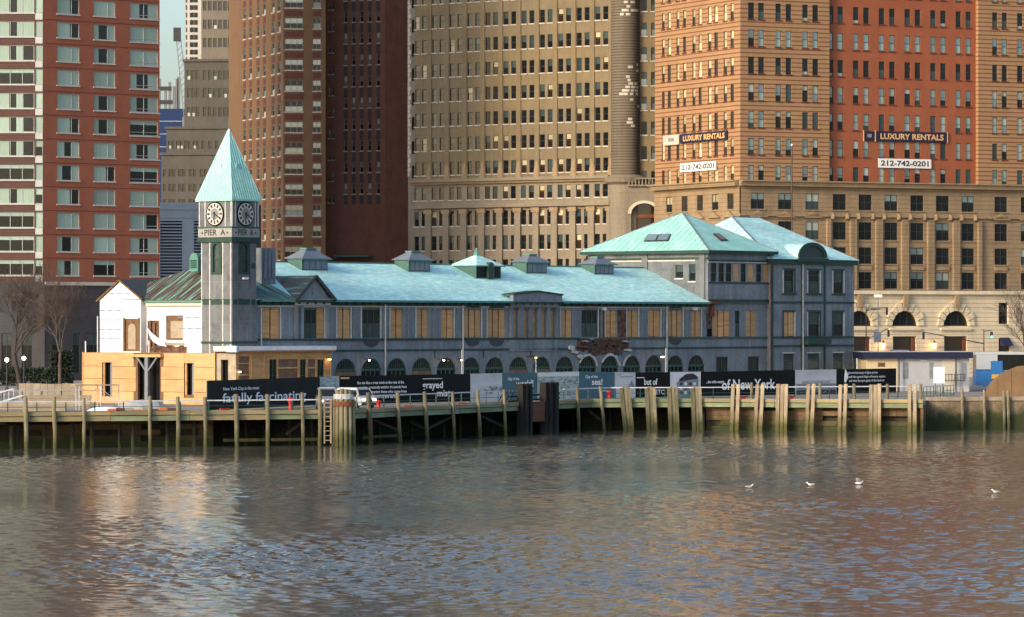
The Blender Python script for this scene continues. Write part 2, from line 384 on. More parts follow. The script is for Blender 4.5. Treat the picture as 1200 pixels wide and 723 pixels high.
# ------------------------------------------------------------------ water
def water():
    sx = np.concatenate([[-4000, -1500, -600, -300], np.linspace(-66, 66, 600), [300, 600, 1500, 4000]])
    yl = [140.0]
    while yl[-1] < 412: yl.append(yl[-1] + .16 + .20 * (yl[-1] - 140) / 270)
    ys = np.concatenate([[-300, 0, 80, 125], yl, [430, 470, 600, 900]])
    SX, Y = np.meshgrid(sx, ys); X = np.where(np.abs(SX) < 67, SX * np.clip(Y, 140, 412) / 412, SX)      # finer towards the viewer's shore
    rs = np.random.RandomState(3); Zh = np.zeros_like(X); wind = radians(60)
    patch = .50 + .28 * np.sin(X * .05 + 1.3 + 1.5 * np.sin(Y * .021)) * np.sin(Y * .033 + .7 + 1.2 * np.sin(X * .03)) + .2 * np.sin(X * .13 + Y * .05) * np.sin(Y * .09 - X * .04)
    for cx, cy, rx, ry, am in ((-5, 184, 10, 22, 1.2), (15, 168, 12, 12, .5), (22, 235, 9, 20, .3), (-4, 320, 12, 12, .5), (14, 345, 22, 9, .3)):   # gusts
        patch = patch + am * np.exp(-((X - cx + 4 * np.sin(Y * .11)) / rx) ** 2 - ((Y - cy) / ry) ** 2)
    for i in range(84):
        lam = .52 * (2.1 / .52) ** rs.rand(); th = wind + rs.randn() * 1.0; k = 2 * pi / lam; am = .0034 * lam * (.5 + rs.rand())
        ph = rs.rand() * 2 * pi
        Zh += am * np.sin(k * (X * cos(th) + Y * sin(th)) + ph + .9 * np.sin(.31 * X + .17 * Y + ph) )
    Zh *= patch
    edge = np.clip(np.minimum(np.minimum(66 - np.abs(SX), Y - 140), 411 - Y) / 6, 0, 1); Zh *= edge
    ny, nx = X.shape; v = np.stack([X, Y, Zh], -1).reshape(-1, 3)
    i = np.arange(ny * nx).reshape(ny, nx); f = np.stack([i[:-1, :-1], i[:-1, 1:], i[1:, 1:], i[1:, :-1]], -1).reshape(-1, 4)
    me = bpy.data.meshes.new('water'); me.vertices.add(len(v)); me.vertices.foreach_set('co', v.ravel())
    me.loops.add(f.size); me.loops.foreach_set('vertex_index', f.ravel()); me.polygons.add(len(f))
    me.polygons.foreach_set('loop_start', np.arange(len(f)) * 4); me.polygons.foreach_set('use_smooth', np.ones(len(f), bool))
    me.update(calc_edges=True); me.validate()
    m = bpy.data.materials.new('river_water'); m.use_nodes = True; t = m.node_tree; p = t.nodes['Principled BSDF']
    p.inputs['Base Color'].default_value = (.080, .080, .064, 1); p.inputs['Specular IOR Level'].default_value = .32; p.inputs['Roughness'].default_value = .035; p.inputs['IOR'].default_value = 1.33
    tc = t.nodes.new('ShaderNodeTexCoord'); mp = t.nodes.new('ShaderNodeMapping'); mp.inputs['Rotation'].default_value = (0, 0, .4); mp.inputs['Scale'].default_value = (1, .8, 1)
    t.links.new(tc.outputs['Object'], mp.inputs[0])
    def nz(sc, det, vec, rg=.55):
        q = t.nodes.new('ShaderNodeTexNoise'); q.inputs['Scale'].default_value = sc; q.inputs['Detail'].default_value = det; q.inputs['Roughness'].default_value = rg; t.links.new(vec, q.inputs['Vector']); return q.outputs[0]
    mp.inputs['Scale'].default_value = (.62, 1, 1); mp.inputs['Rotation'].default_value = (0, 0, .12)
    n1 = nz(2.1, 6, mp.outputs[0]); gust = nz(.045, 3, tc.outputs['Object'])
    mr = t.nodes.new('ShaderNodeMapRange'); t.links.new(gust, mr.inputs[0])
    for i, v in enumerate((.38, .62, .35, 1.0)): mr.inputs[i + 1].default_value = v
    b = t.nodes.new('ShaderNodeBump'); b.inputs['Distance'].default_value = .035; t.links.new(mr.outputs[0], b.inputs['Strength'])
    t.links.new(n1, b.inputs['Height']); t.links.new(b.outputs[0], p.inputs['Normal'])
    me.materials.append(m); tag(link('water', me), 'rippled grey brown river water in front of the pier', None, None, 'structure')
water()
# ------------------------------------------------------------------ quay: edge line (photo column, distance)
QP = [(-700, 335), (-60, 342), (402, 355), (692, 403.5), (822, 405), (1082, 400)]
QE = [((x - 600) / F * z, z) for x, z in QP]
QE2 = [((x - 600) / F * z, z) for x, z in [(1086, 409), (1210, 411), (1800, 418)]]
edge = [(-4000, 320)] + QE + QE2 + [(4000, 500)]
b = MB(); n = len(edge)
poly = edge + [(4000, 9000), (-4000, 9000)]
k = len(poly)
b.v = [(x, y, GZ) for x, y in poly] + [(x, y, GZ - .35) for x, y in poly]
b.f = [tuple(range(k))] + [(i, k + i, k + (i + 1) % k, (i + 1) % k) for i in range(k)] + [tuple(reversed(range(k, 2 * k)))]
b.m = [0] * len(b.f)
tag(b.build('ground', 'deck'), 'flat quay and park ground behind the waterfront', None, None, 'structure')
def along(pts, s):
    for (x0, y0), (x1, y1) in zip(pts, pts[1:]):
        L = hypot(x1 - x0, y1 - y0)
        if s <= L: return x0 + (x1 - x0) * s / L, y0 + (y1 - y0) * s / L, atan2(y1 - y0, x1 - x0)
        s -= L
    return x1, y1, atan2(y1 - y0, x1 - x0)
def qpt(px, off=0.0, pts=QE):
    """point of the quay edge seen at photo column px, moved off metres inland"""
    kx = (px - 600) / F
    for (x0, y0), (x1, y1) in zip(pts, pts[1:]):
        dx, dy = x1 - x0, y1 - y0; L = hypot(dx, dy); nx, ny = -dy / L, dx / L
        ax, ay = x0 + nx * off, y0 + ny * off; t = (kx * ay - ax) / (dx - kx * dy)
        if -.02 <= t <= 1.02: return ax + dx * t, ay + dy * t, atan2(dy, dx)
    return ax + dx * t, ay + dy * t, atan2(dy, dx)
# seawall behind the piles: boards, and concrete further right
sw = tag(bpy.data.objects.new('seawall', None), 'algae stained timber bulkhead under the quay edge behind the piles', 'seawall'); C.objects.link(sw)
def boards(p0, p1, off, m, rows, Lb=6.0, skip=0.0):
    (x0, y0), (x1, y1) = p0, p1; L = hypot(x1 - x0, y1 - y0); an = atan2(y1 - y0, x1 - x0); nx, ny = -sin(an), cos(an)
    for j, (z0, z1, pr) in enumerate(rows):
        s = -(j % 2) * Lb * .5
        while s < L:
            a, e = max(s, 0), min(s + Lb - .02, L)
            if e - a > .3 and not (skip and j > 0 and R.random() < skip):
                bb = MB().box(0, e - a, -pr - R.random() * .05, .2, z0, z1)
                bb.build('plank', m, sw, (x0 + cos(an) * a + nx * off, y0 + sin(an) * a + ny * off, 0), an)
            s += Lb
rowsb = [(-.8, .45, .02), (.47, 1.0, .06), (1.02, 1.5, .0), (1.52, 2.0, .05), (2.02, 2.62, .02)]
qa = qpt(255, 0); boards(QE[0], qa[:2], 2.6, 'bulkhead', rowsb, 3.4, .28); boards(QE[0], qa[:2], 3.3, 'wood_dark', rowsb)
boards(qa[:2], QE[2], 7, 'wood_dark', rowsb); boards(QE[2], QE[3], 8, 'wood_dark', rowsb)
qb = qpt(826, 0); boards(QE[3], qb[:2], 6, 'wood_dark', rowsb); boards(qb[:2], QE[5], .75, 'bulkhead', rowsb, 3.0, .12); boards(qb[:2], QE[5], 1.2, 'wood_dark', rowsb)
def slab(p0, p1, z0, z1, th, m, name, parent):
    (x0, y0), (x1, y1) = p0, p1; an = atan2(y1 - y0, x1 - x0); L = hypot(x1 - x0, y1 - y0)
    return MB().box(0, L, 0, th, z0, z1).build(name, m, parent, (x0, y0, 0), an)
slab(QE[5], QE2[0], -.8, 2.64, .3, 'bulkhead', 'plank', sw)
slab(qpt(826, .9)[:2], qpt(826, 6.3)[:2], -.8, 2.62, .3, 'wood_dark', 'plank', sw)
cw = tag(bpy.data.objects.new('concrete_seawall', None), 'concrete seawall with green algae below the tan plywood wedge', 'seawall'); C.objects.link(cw)
for (p, q) in zip(QE2, QE2[1:]):
    slab((p[0], p[1] - .35), (q[0], q[1] - .35), -.8, 2.9, .34, 'concrete_wall', 'wall_face', cw)
    slab((p[0], p[1] - .5), (q[0], q[1] - .5), 2.92, 3.32, .5, 'timber_pale', 'coping', cw)
# deck edge timbers
dk = tag(bpy.data.objects.new('deck_edge', None), 'weathered timber kerb and stringers along the quay edge', 'timber edge'); C.objects.link(dk)
for i in range(1, 5):
    (x0, y0), (x1, y1) = QE[i], QE[i + 1]; L = hypot(x1 - x0, y1 - y0); an = atan2(y1 - y0, x1 - x0); nseg = max(1, int(L / 7))
    for k in range(nseg):
        a, e = L * k / nseg + .02, L * (k + 1) / nseg - .02
        mtop = 'wood_beam' if i != 3 else 'wood_beam_green'; only = i in (1, 4)
        bb = MB().box(0, e - a, -.30, .05, 2.86 + R.random() * .03, 3.20 + R.random() * .05)
        bb.build('kerb_log', mtop if only or R.random() < .6 else 'wood_beam_green', dk, (x0 + cos(an) * a, y0 + sin(an) * a, 0), an)
        bb = MB().box(0, e - a, -.16 - R.random() * .06, .04, 2.40 - R.random() * .04, 2.80)
        bb.build('stringer', 'wood_beam' if i == 1 and R.random() < .6 else 'wood_beam_green', dk, (x0 + cos(an) * a, y0 + sin(an) * a, 0), an)
# ------------------------------------------------------------------ piles
def pile(px, py_top, lean=0.0, r=.17, square=False, m='wood_pile', off=-.42, name='timber_pile', parent=None, pts=QE, ztop=None, bottom=-.6):
    x, y, an = qpt(px, off, pts); zt = ztop if ztop is not None else CH - (py_top - HZ) / F * y
    bb = MB(); h = zt - bottom; lx = lean * h
    if square: bb.bar((lx * .35, 0, bottom), (-lx * .65, 0, zt), r * 2, r * 2)
    else:
        z0 = bottom; c0 = lx * .35; segs = 5; jr = random.Random(int(px * 7)); jx = [jr.uniform(-.025, .025) for _ in range(6)]; jw = [jr.uniform(.90, 1.1) for _ in range(6)]
        for s in range(segs):
            f0, f1 = s / segs, (s + 1) / segs
            bb.tube((c0 - lx * f0 + jx[s], 0, bottom + h * f0), (c0 - lx * f1 + jx[s + 1], 0, bottom + h * f1), r * (1.06 - .1 * f0) * jw[s], r * (1.06 - .1 * f1) * jw[s + 1], 10, cap=(s == segs - 1))
    o = bb.build(name, m, parent, (x, y, 0), an)
    return o
for px, pt, w in [(-30, 463, 'beyond the metal gangway'), (31, 464, 'right of the metal gangway'), (64.5, 464, 'in front of the timber barrier'), (98.6, 465, 'at the outer corner of the plywood annex'), (175.8, 464, 'in front of the annex doorway'), (208.8, 463, 'before the annex slot window nearer the tower'), (241, 464, 'at the near end of the black hoarding'), (277.6, 462, 'in front of the fatally lettering'), (314, 461, 'in front of the fascinating lettering'), (355, 460, 'just past the tall red bollard'), (375, 458, 'right beside the wooden ladder')]:
    tag(pile(px, pt + R.uniform(-1, 1.5), .01 + R.uniform(-.02, .02), r=.17 + R.uniform(-.02, .035)), 'upright grey green timber pile ' + w, 'pile', 'timber piles in front of the plywood annex')
for px, pt, w in [(434, 460, 'between white van and stout red bollard'), (468, 459, 'in front of the white paragraph'), (500, 458, 'in front of the grayed lettering'), (532, 458, 'just past the mist lettering'), (562, 457, 'in front of the printed tree cluster'), (592, 456, 'just before the dark steel columns')]:
    tag(pile(px, pt + R.uniform(-1, 1), .115 + R.uniform(-.03, .03), r=.17 + R.uniform(-.02, .03)), 'leaning timber pile at quay edge ' + w, 'pile', 'leaning timber piles between cluster and steel columns')
for px, pt, w in [(678, 453, 'where aerial view meets teal sea panel'), (707, 452, 'in front of the teal sea panel')]:
    tag(pile(px, pt, .095), 'slim leaning timber pile ' + w, 'pile', 'slim piles past the steel columns')
def cluster(px, tops, lean, m, label, group, r=.2):
    x, y, an = qpt(px, -.5); e = empty('pile_cluster', (x, y, 0), an, label, 'pile cluster', group)
    for i, (dx, py) in enumerate(tops):
        zt = CH - (py - HZ) / F * y; h = zt + .6; bb = MB(); lx = lean * h
        bb.bar((dx + lx * .4, (i % 2) * .1, -.6), (dx - lx * .6, (i % 2) * .1, zt), r * 2, r * 2); bb.build('pile', m, e)
for px, lean, w in [(735, .10, 'in front of the faint white panel'), (763, .05, 'in front of the but of panel'), (789, .045, 'in front of the building picture'), (816.5, .04, 'where the of New York panel begins')]:
    cluster(px, [(-.33, 454), (.04, 452), (.40, 453.2)][: 3 if px < 740 else 3], lean, 'wood_pile', 'leaning bundle of grey green squared piles ' + w, 'grey squared pile clusters', .165)
for px, k, lean, w in [(861, 2, -.035, 'in front of the word of'), (889, 2, -.05, 'in front of the word York'), (916, 3, -.02, 'just past the York lettering'), (949, 2, -.045, 'in front of the grey seascape panel'), (987, 2, -.03, 'below the torn white corner'), (1025.6, 3, 0, 'in front of the last black paragraph panel'), (1069, 2, 0, 'in front of the white ticket booth')]:
    cluster(px, [((i - (k - 1) / 2) * (.5 if k == 2 else .42) * (1.05 if k == 2 else 1), 449 + R.random() * 1.2) for i in range(k)], lean, 'wood_pile_pale', 'pale squared timber piles on bulkhead face ' + w, 'pale squared pile clusters', .175)
for px in (1128, 1154, 1177, 1182):
    tag(pile(px, 0, .02, r=.16, off=-.7, pts=QE2, ztop=3.9 + R.random() * .3), 'thin timber pile against the algae covered concrete seawall', 'pile', 'thin piles at the concrete seawall')
for px in (881, 961, 1001, 1040, 1079):
    tag(pile(px, 0, 0, r=.16, off=2.6, ztop=4.75, bottom=2.9, m='wood_pile'), 'short timber post standing on the deck behind the pale piles', 'post', 'posts on the deck')
# big round cluster with ladder
x, y, an = qpt(402, -.9); e = empty('pile_dolphin', (x, y, 0), 0, 'tight round cluster of tall timber piles bound with a pale band', 'pile cluster')
for i, (dx, dy, zt) in enumerate([(-.85, .2, 4.2), (-.5, -.3, 5.0), (-.12, -.5, 5.1), (.28, -.45, 5.05), (.62, -.2, 4.9), (.95, .2, 4.1), (0, .35, 5.0), (.45, .3, 5.0), (-.35, .3, 4.95)]):
    MB().tube((dx, dy, -.6), (dx * .92, dy * .92, zt), .2, .185, 10).build('pile', 'wood_pile', e)
MB().lathe([(.86, 4.15), (.90, 4.15), (.90, 4.62), (.86, 4.62)], (.05, -.1, 0), 14, sy=.62).build('band', 'tarp', e)
MB().lathe([(.93, 3.55), (.95, 3.55), (.95, 3.95), (.93, 3.95)], (0, -.1, 0), 14, sy=.66).build('band', 'rust', e)
x, y, an = qpt(384, -.55); e = empty('ladder', (x, y, 0), an, 'pale wooden ladder hanging down to the water beside the round pile cluster', 'ladder')
for s in (-.3, .3): MB().box(s - .05, s + .05, -.06, .06, .2, 4.2).build('rail', 'timber_pale', e)
for i in range(9): MB().box(-.25, .25, -.035, .035, .45 + i * .42, .53 + i * .42).build('rung', 'timber_pale', e)
# inner piles and braces in the dark void
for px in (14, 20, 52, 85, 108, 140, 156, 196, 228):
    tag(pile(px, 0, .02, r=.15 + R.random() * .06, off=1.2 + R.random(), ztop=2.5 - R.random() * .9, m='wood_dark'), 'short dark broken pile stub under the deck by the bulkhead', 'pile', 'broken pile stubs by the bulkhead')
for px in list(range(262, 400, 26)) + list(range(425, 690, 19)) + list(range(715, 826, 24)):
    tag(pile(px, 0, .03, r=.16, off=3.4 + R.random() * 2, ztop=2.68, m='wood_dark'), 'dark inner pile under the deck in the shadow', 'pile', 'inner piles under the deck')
for px0, px1, z0, z1, off in [(436, 470, 2.1, .9, 1.2), (498, 530, .9, 2.1, 1.2), (560, 590, 2.1, .8, 1.2), (690, 704, 2.0, 1.0, 1.2), (335, 353, 1.0, 2.0, 1.5), (480, 500, 1.7, .8, 2.4)]:
    a_ = qpt(px0, off); c_ = qpt(px1, off)
    bb = MB().bar((0, 0, 0), (c_[0] - a_[0], c_[1] - a_[1], z1 - z0), .16, .24)
    tag(bb.build('brace', 'wood_dark', None, (a_[0], a_[1], z0)), 'diagonal timber brace between piles under the deck', 'brace', 'diagonal braces under the deck')  # darker wood puts the under-deck shade into the brace colour
for px0, px1 in [(262, 312), (318, 372), (425, 470)]:
    a_ = qpt(px0, 1.0); c_ = qpt(px1, 1.0)
    tag(MB().bar((0, 0, 0), (c_[0] - a_[0], c_[1] - a_[1], 0), .2, .26).build('waler', 'bulkhead', None, (a_[0], a_[1], .55)), 'low horizontal timber waler just above the water', 'waler', 'low walers')
# steel dock columns
x, y, an = qpt(617, -.6); e = empty('steel_dolphin', (x, y, 0), an, 'dark steel sheet pile columns with rusty plate between them', 'steel dolphin')
fx = lambda px: (px - 617) / F * y / cos(an) * .93
def sheet(px0, px1, ztop):
    bb = MB(); a, c = fx(px0), fx(px1); w = (c - a) / 5
    for i in range(5): bb.box(a + i * w + .01, a + (i + 1) * w - .01, (-.32 if i % 2 else -.12), .55, -.8, ztop)
    bb.build('sheet_column', 'steel_pile', e)
sheet(611, 623.4, 5.0); sheet(640.2, 657.5, 5.05)
MB().box(fx(623.6), fx(640), -.05, .15, 1.25, 3.2).build('rusty_plate', 'rust', e)
for z in (3.3, 3.75):
    MB().bar((fx(600), .6, z), (fx(670), .9, z + .15), .16).build('cross_beam', 'steel_pile', e)
bb = MB()
for q in range(4): bb.bar((fx(597) + q * .8, 1.4, 3.1), (fx(597) + q * .8 + 1.5, 1.4, 4.4), .07)
bb.build('stair_rail', 'steel_pile', e)
# ------------------------------------------------------------------ guard rails
def rail(pts, zt, label, post_gap=2.6, mesh=True):
    x0, y0 = pts[0]; e = empty('guard_rail', (x0, y0, GZ), 0, label, 'railing')
    L = sum(hypot(q[0] - p[0], q[1] - p[1]) for p, q in zip(pts, pts[1:])); s = 0
    while s <= L:
        x, y, an = along(pts, s); MB().box(-.04, .04, -.04, .04, 0, zt - .03).build('post', 'rail_green', e, (x - x0, y - y0, 0), an); s += post_gap
    for (p, q) in zip(pts, pts[1:]):
        an = atan2(q[1] - p[1], q[0] - p[0]); l = hypot(q[0] - p[0], q[1] - p[1]); loc = (p[0] - x0, p[1] - y0, 0)
        MB().box(0, l, -.05, .05, zt - .02, zt + .08).build('top_rail', 'rail_white', e, loc, an)
        for z in (.18, zt * .55): MB().box(0, l, -.025, .025, z, z + .05).build('mid_rail', 'rail_green', e, loc, an)
rail([qpt(-60, 1.3)[:2], qpt(150, 1.3)[:2], qpt(385, 1.3)[:2]], 1.05, 'white topped green railing along deck in front of plywood annex')
def ppx(l): return [((x - 600) / F * z, z) for x, z in l]
rail(ppx([(418, 361), (580, 386), (604, 390)]), 1.25, 'white topped green railing between round pile cluster and steel columns')
rail(ppx([(660, 399.5), (715, 408), (822, 410), (1082, 418)]), 1.25, 'white topped green railing past the steel columns along the black hoarding')
rail(ppx([(1082, 418), (1118, 428)]), 1.2, 'short green railing running back beside the white booth', 1.2)
# red fittings
def bollard(px, Z, h, r, label):
    x, y, _ = wpt(px, 0, Z); e = MB().lathe([(.0, 0), (r * 1.25, 0), (r * 1.2, .08), (r * .8, .12), (r * .75, h * .6), (r * 1.15, h * .78), (r * 1.1, h * .93), (r * .5, h), (0, h)], (0, 0, 0), 12).build('mooring_bollard', 'red_paint', None, (x, y, GZ), smooth=True)
    tag(e, label, 'bollard')
bollard(340.5, 357, 1.25, .24, 'tall red bollard on deck below the fascinating lettering')
bollard(443.5, 365, .85, .24, 'stout red bollard just right of the white van')
bollard(714, 412, .95, .27, 'rounded red bollard below the sea lettering')
def cleat(px, Z, label):
    x, y, _ = wpt(px, 0, Z); e = empty('mooring_cleat', (x, y, GZ), .6, label, 'cleat')
    MB().box(-.5, .5, -.1, .1, .17, .33).build('horn', 'red_paint', e)
    MB().box(-.2, .2, -.14, .14, 0, .2).build('foot', 'red_paint', e)
for px, Z, w in [(263.5, 355, 'below the black fatally banner'), (479, 367, 'below the witch paragraph'), (542, 377, 'below the grayed mist lettering'), (871, 413, 'below the wide waters lettering'), (927, 414, 'left of the grey photo panel')]:
    cleat(px, Z, 'low red mooring cleat on deck ' + w)
# ------------------------------------------------------------------ pier building
TH = radians(49.5)
_r = Root.__new__(Root); _r.x, _r.y, _r.ang, _r.z = -215 / F * 395, 395.0, TH, GZ
_uc = Face(_r).a(271.6, -.5) + .5
PX, PY = _r.world(_uc, 0)
P = Root('pier_building', PX, PY, TH, 'long blue grey two storey pier building with boarded windows and pale green copper roof', 'pier building')
FR = Face(P); UA = FR.a
WD = -Face(P, 0, 0, -pi / 2).a(123.5)                     # depth of the building, from its left end
EN = Face(P, 0, WD, -pi / 2)                              # left end: a = 0 at the far corner, WD at the near one
u_hh, u_pv, u_end = UA(827.5), UA(903.5), UA(1000)
EAVE, RIDGE = 10.0, 14.0
Z2B, Z2T = 6.39, 9.30
# -- openings of the long front
pairs = [(307.5, 328), (395, 410.8), (457.5, 472), (488, 502), (517, 531.6), (657, 670.5), (709.3, 722.8), (734.6, 747.8), (759.6, 773.9), (809.6, 821.5)]
wides = [(543.6, 563.8), (571.2, 592.2), (782.5, 800)]
greens = [(424, 445.6), (681.5, 700.5)]
dorm = (352.3, 379.8)
bay = [(599.5, 605.6), (611.6, 618), (622, 628.4), (632.6, 638.9), (643, 649.2)]
ops2 = [(UA(a), UA(c), Z2B, Z2T) for a, c in pairs + wides + greens + [dorm] + bay]
arch_c = [402.8, 433.6, 464.7, 494.4, 524, 553, 580.8, 608.6, 636, 662.8, 690, 715.2, 740.4, 765.4, 790.6, 814.4]
n_ = len(arch_c); ua_ = np.polyfit(range(n_), [UA(c) for c in arch_c], 1); arch_u = [float(np.polyval(ua_, i)) for i in range(n_)]
AR, ASP = 1.52, 2.85; ACR = ASP + AR
opsA = [(u - AR, u + AR, .2, ACR) for u in arch_u]
hh_g = [(UA(839.4), UA(853.4), .9, 4.15), (UA(876.6), UA(890), .9, 4.15)]
hh_2 = [(UA(835), UA(856), Z2B, Z2T), (UA(861.5), UA(867), Z2B, Z2T), (UA(874), UA(886.5), Z2B, Z2T)]
u_db0, u_db1 = UA(672), UA(739)
wall(FR, 0, u_pv, 0, EAVE, ops2 + opsA + hh_g + hh_2, 'pier_paint', 'front_wall', .3)
# arch corners
for u in arch_u:
    b = MB(); K = 12; pl = [(u - AR * cos(pi * i / K), ASP + AR * sin(pi * i / K)) for i in range(K + 1)]
    for side in (0, 1):
        pts = pl[:K // 2 + 1] if side == 0 else pl[K // 2:]
        cx = u - AR if side == 0 else u + AR
        for p, q in zip(pts, pts[1:]): b.quad([FR.pt(p[0], 0, p[1]), FR.pt(q[0], 0, q[1]), FR.pt(cx, 0, ACR)])
    for p, q in zip(pl, pl[1:]): b.quad([FR.pt(p[0], 0, p[1]), FR.pt(p[0], .3, p[1]), FR.pt(q[0], .3, q[1]), FR.pt(q[0], 0, q[1])])
    b.build('arch_spandrel', 'pier_paint', P.o)
# arched windows / doors (shared)
def arch_window(boarded):
    b = MB(); K = 12; t = .14; y0, y1 = .14, .24
    for i in range(K):
        a0, a1 = pi * i / K, pi * (i + 1) / K
        for (ra, rb) in ((AR - t, AR),):
            q = [(-ra * cos(a0), ASP + ra * sin(a0)), (-rb * cos(a0), ASP + rb * sin(a0)), (-rb * cos(a1), ASP + rb * sin(a1)), (-ra * cos(a1), ASP + ra * sin(a1))]
            b.prism([(p[0], p[1]) for p in q], lambda a, d, z: (a, d, z), y0, y1)
    for k in range(1, 8): b.bar((-1.32 + 2.64 * k / 8, .19, 3.32), (-1.32 + 2.64 * k / 8, .19, ASP + math.sqrt(max(.05, (AR - .1) ** 2 - (-1.32 + 2.64 * k / 8) ** 2))), .05, .05)
    b.box(-AR + .02, AR - .02, .10, .26, 3.10, 3.32)
    for xx in (-AR + .02, -.72, -.06, .6, AR - .14): b.box(xx, xx + .12, .13, .25, .2, 3.1)
    b.box(-AR + .1, AR - .1, .14, .24, 2.55, 2.63); b.box(-AR + .1, AR - .1, .14, .24, .2, 1.1)
    g = MB(); pl = [(-AR * cos(pi * i / K), .21, ASP + AR * sin(pi * i / K)) for i in range(K + 1)]
    g.quad([(-AR, .21, .2), (AR, .21, .2)] + pl[::-1])
    return b.mesh('arched_window', 'green_frame'), g.mesh('pane', 'glass_dark')
AW = arch_window(0); bd = MB().box(-AR + .05, AR - .05, .04, .1, 1.6, 3.05).mesh('plywood_board', 'brown_sheet')
for i, u in enumerate(arch_u):
    o = link('arched_window', AW[0], P.o, (u, 0, 0)); link('pane', AW[1], o)
    if i in (0, 3, 7): link('plywood_board', bd, o)
    if i in (8,): link('plywood_board', bd, o)
def plyboards(face, a0, a1, z0, z1, n, parent=None, m='ply', d=.1):
    w = (a1 - a0) / n
    for i in range(n):
        bb = MB(); add_fbox(bb, face, a0 + i * w + (.11 if i else .03), a0 + (i + 1) * w - (.11 if i < n - 1 else .03), d + R.random() * .04, d + .16, z0 + R.random() * .05, z1 - R.random() * .03)
        bb.build('plywood_board', m, parent or P.o)
    fbox(face, a0, a1, d + .2, d + .24, z0, z1, 'black', 'void_backing', parent)
for i, (a, c) in enumerate(pairs): plyboards(FR, UA(a), UA(c), Z2B, Z2T, 2, m='ply' if i % 2 == 0 else 'ply_bright')
for a, c in wides: plyboards(FR, UA(a), UA(c), Z2B, Z2T, 3, m='ply_bright')
for a, c in bay: plyboards(FR, UA(a), UA(c), Z2B, Z2T, 1, m='ply_bright' if a < 620 else 'ply')
windows(FR, [(UA(a), UA(c), Z2B, Z2T) for a, c in greens] + [(UA(352.3), UA(371.3), Z2B, Z2T)], 'rt', 'green_frame', None, lambda p, r: (('glass_teal', 'glass_dark'), .5))
plyboards(FR, UA(371.6), UA(379.8), Z2B, Z2T, 1)
windows(FR, hh_g + [hh_2[1]], 'rm', 'green_frame', 'green_trim', lambda p, r: (('glass_teal', 'glass_dark'), .5))
plyboards(FR, hh_2[0][0], hh_2[0][1], Z2B, Z2T, 3); plyboards(FR, hh_2[2][0], hh_2[2][1], Z2B, Z2T, 2, m='ply_bright')
# white painted jambs beside the openings, curved aprons under wide ones
jm = MB().box(-.07, .07, -.05, .02, Z2B, Z2T + .1).mesh('jamb', 'white_trim')
for a, c in pairs + wides + greens + [dorm]:
    for q in (UA(a) - .08, UA(c) + .08):
        if R.random() < .62: link('jamb', jm, P.o, (q, 0, 0))
for a, c in wides + greens:
    cu, hw = (UA(a) + UA(c)) / 2, (UA(c) - UA(a)) / 2 * .8; K = 10
    b = MB(); b.prism([(cu - hw * cos(pi * i / K), 6.12 - .62 * sin(pi * i / K)) for i in range(K + 1)], FR.pt, -.07, -.003); b.build('apron', 'slate_gable', P.o)
    b = MB(); b.prism([(cu - hw * 1.1, Z2T + .12), (cu + hw * 1.1, Z2T + .12), (cu + hw * .8, Z2T + .3), (cu - hw * .8, Z2T + .3)], FR.pt, -.12, -.003); b.build('window_hood', 'ply_bright' if a in (424, 681.5) else 'green_trim', P.o)
# bands, cornice, gutter
def band(face, a0, a1, z0, z1, pr, m, name='band', parent=None): return fbox(face, a0, a1, -pr, -.002, z0, z1, m, name, parent)
u_t = 3.6
for a0, a1 in ((u_t, u_db0), (u_db1, u_pv)):
    band(FR, a0, a1, 5.08, 5.26, .10, 'green_trim'); 
band(FR, u_t, u_db0 + 1.2, 6.18, 6.36, .14, 'green_trim', 'sill_band'); band(FR, u_db1 - .5, u_pv, 6.18, 6.36, .14, 'green_frame', 'sill_band')
band(FR, UA(702), u_db1 - .5, 6.2, 6.34, .08, 'old_wood', 'sill_band')
band(FR, u_t, u_hh, 9.42, 9.55, .06, 'white_trim', 'frieze_line')
band(FR, u_t, u_hh, 9.60, 9.86, .22, 'green_trim', 'cornice')
fbox(FR, u_t, u_hh + .15, -.62, .05, 9.90, 10.12, 'patina_dark', 'gutter')
bk = MB().box(-.05, .05, -.5, 0, 9.68, 9.9).mesh('bracket', 'green_trim')
for i in range(60):
    u = u_t + .8 + i * (u_hh - u_t - 1) / 60; link('bracket', bk, P.o, (u, 0, 0))
for i, u in enumerate(arch_u[:-1]):                                           # short green keys between lower band and arches
    b = MB().box(u + 1.97 - .06, u + 1.97 + .06, -.05, -.002, 4.3, 5.08)
    if i % 2: b.build('key_strip', 'green_trim', P.o)
pl = MB().box(-.13, .13, -.09, -.002, Z2B, 9.42).mesh('pilaster', 'pier_paint')
for px in (334, 415, 450, 479, 509, 536, 567.5, 677, 704.5, 753, 778, 805, 824): link('pilaster', pl, P.o, (UA(px), 0, 0))
# down pipes
for px, zt in ((450, 9.7), (541, 10.2), (780, 9.9), (304.5, 9.3)):
    u = UA(px); MB().tube((u, -.2, .1), (u, -.2, zt), .075, .075, 8).build('downpipe', 'white_trim' if px != 304.5 else 'stone_sill', P.o)
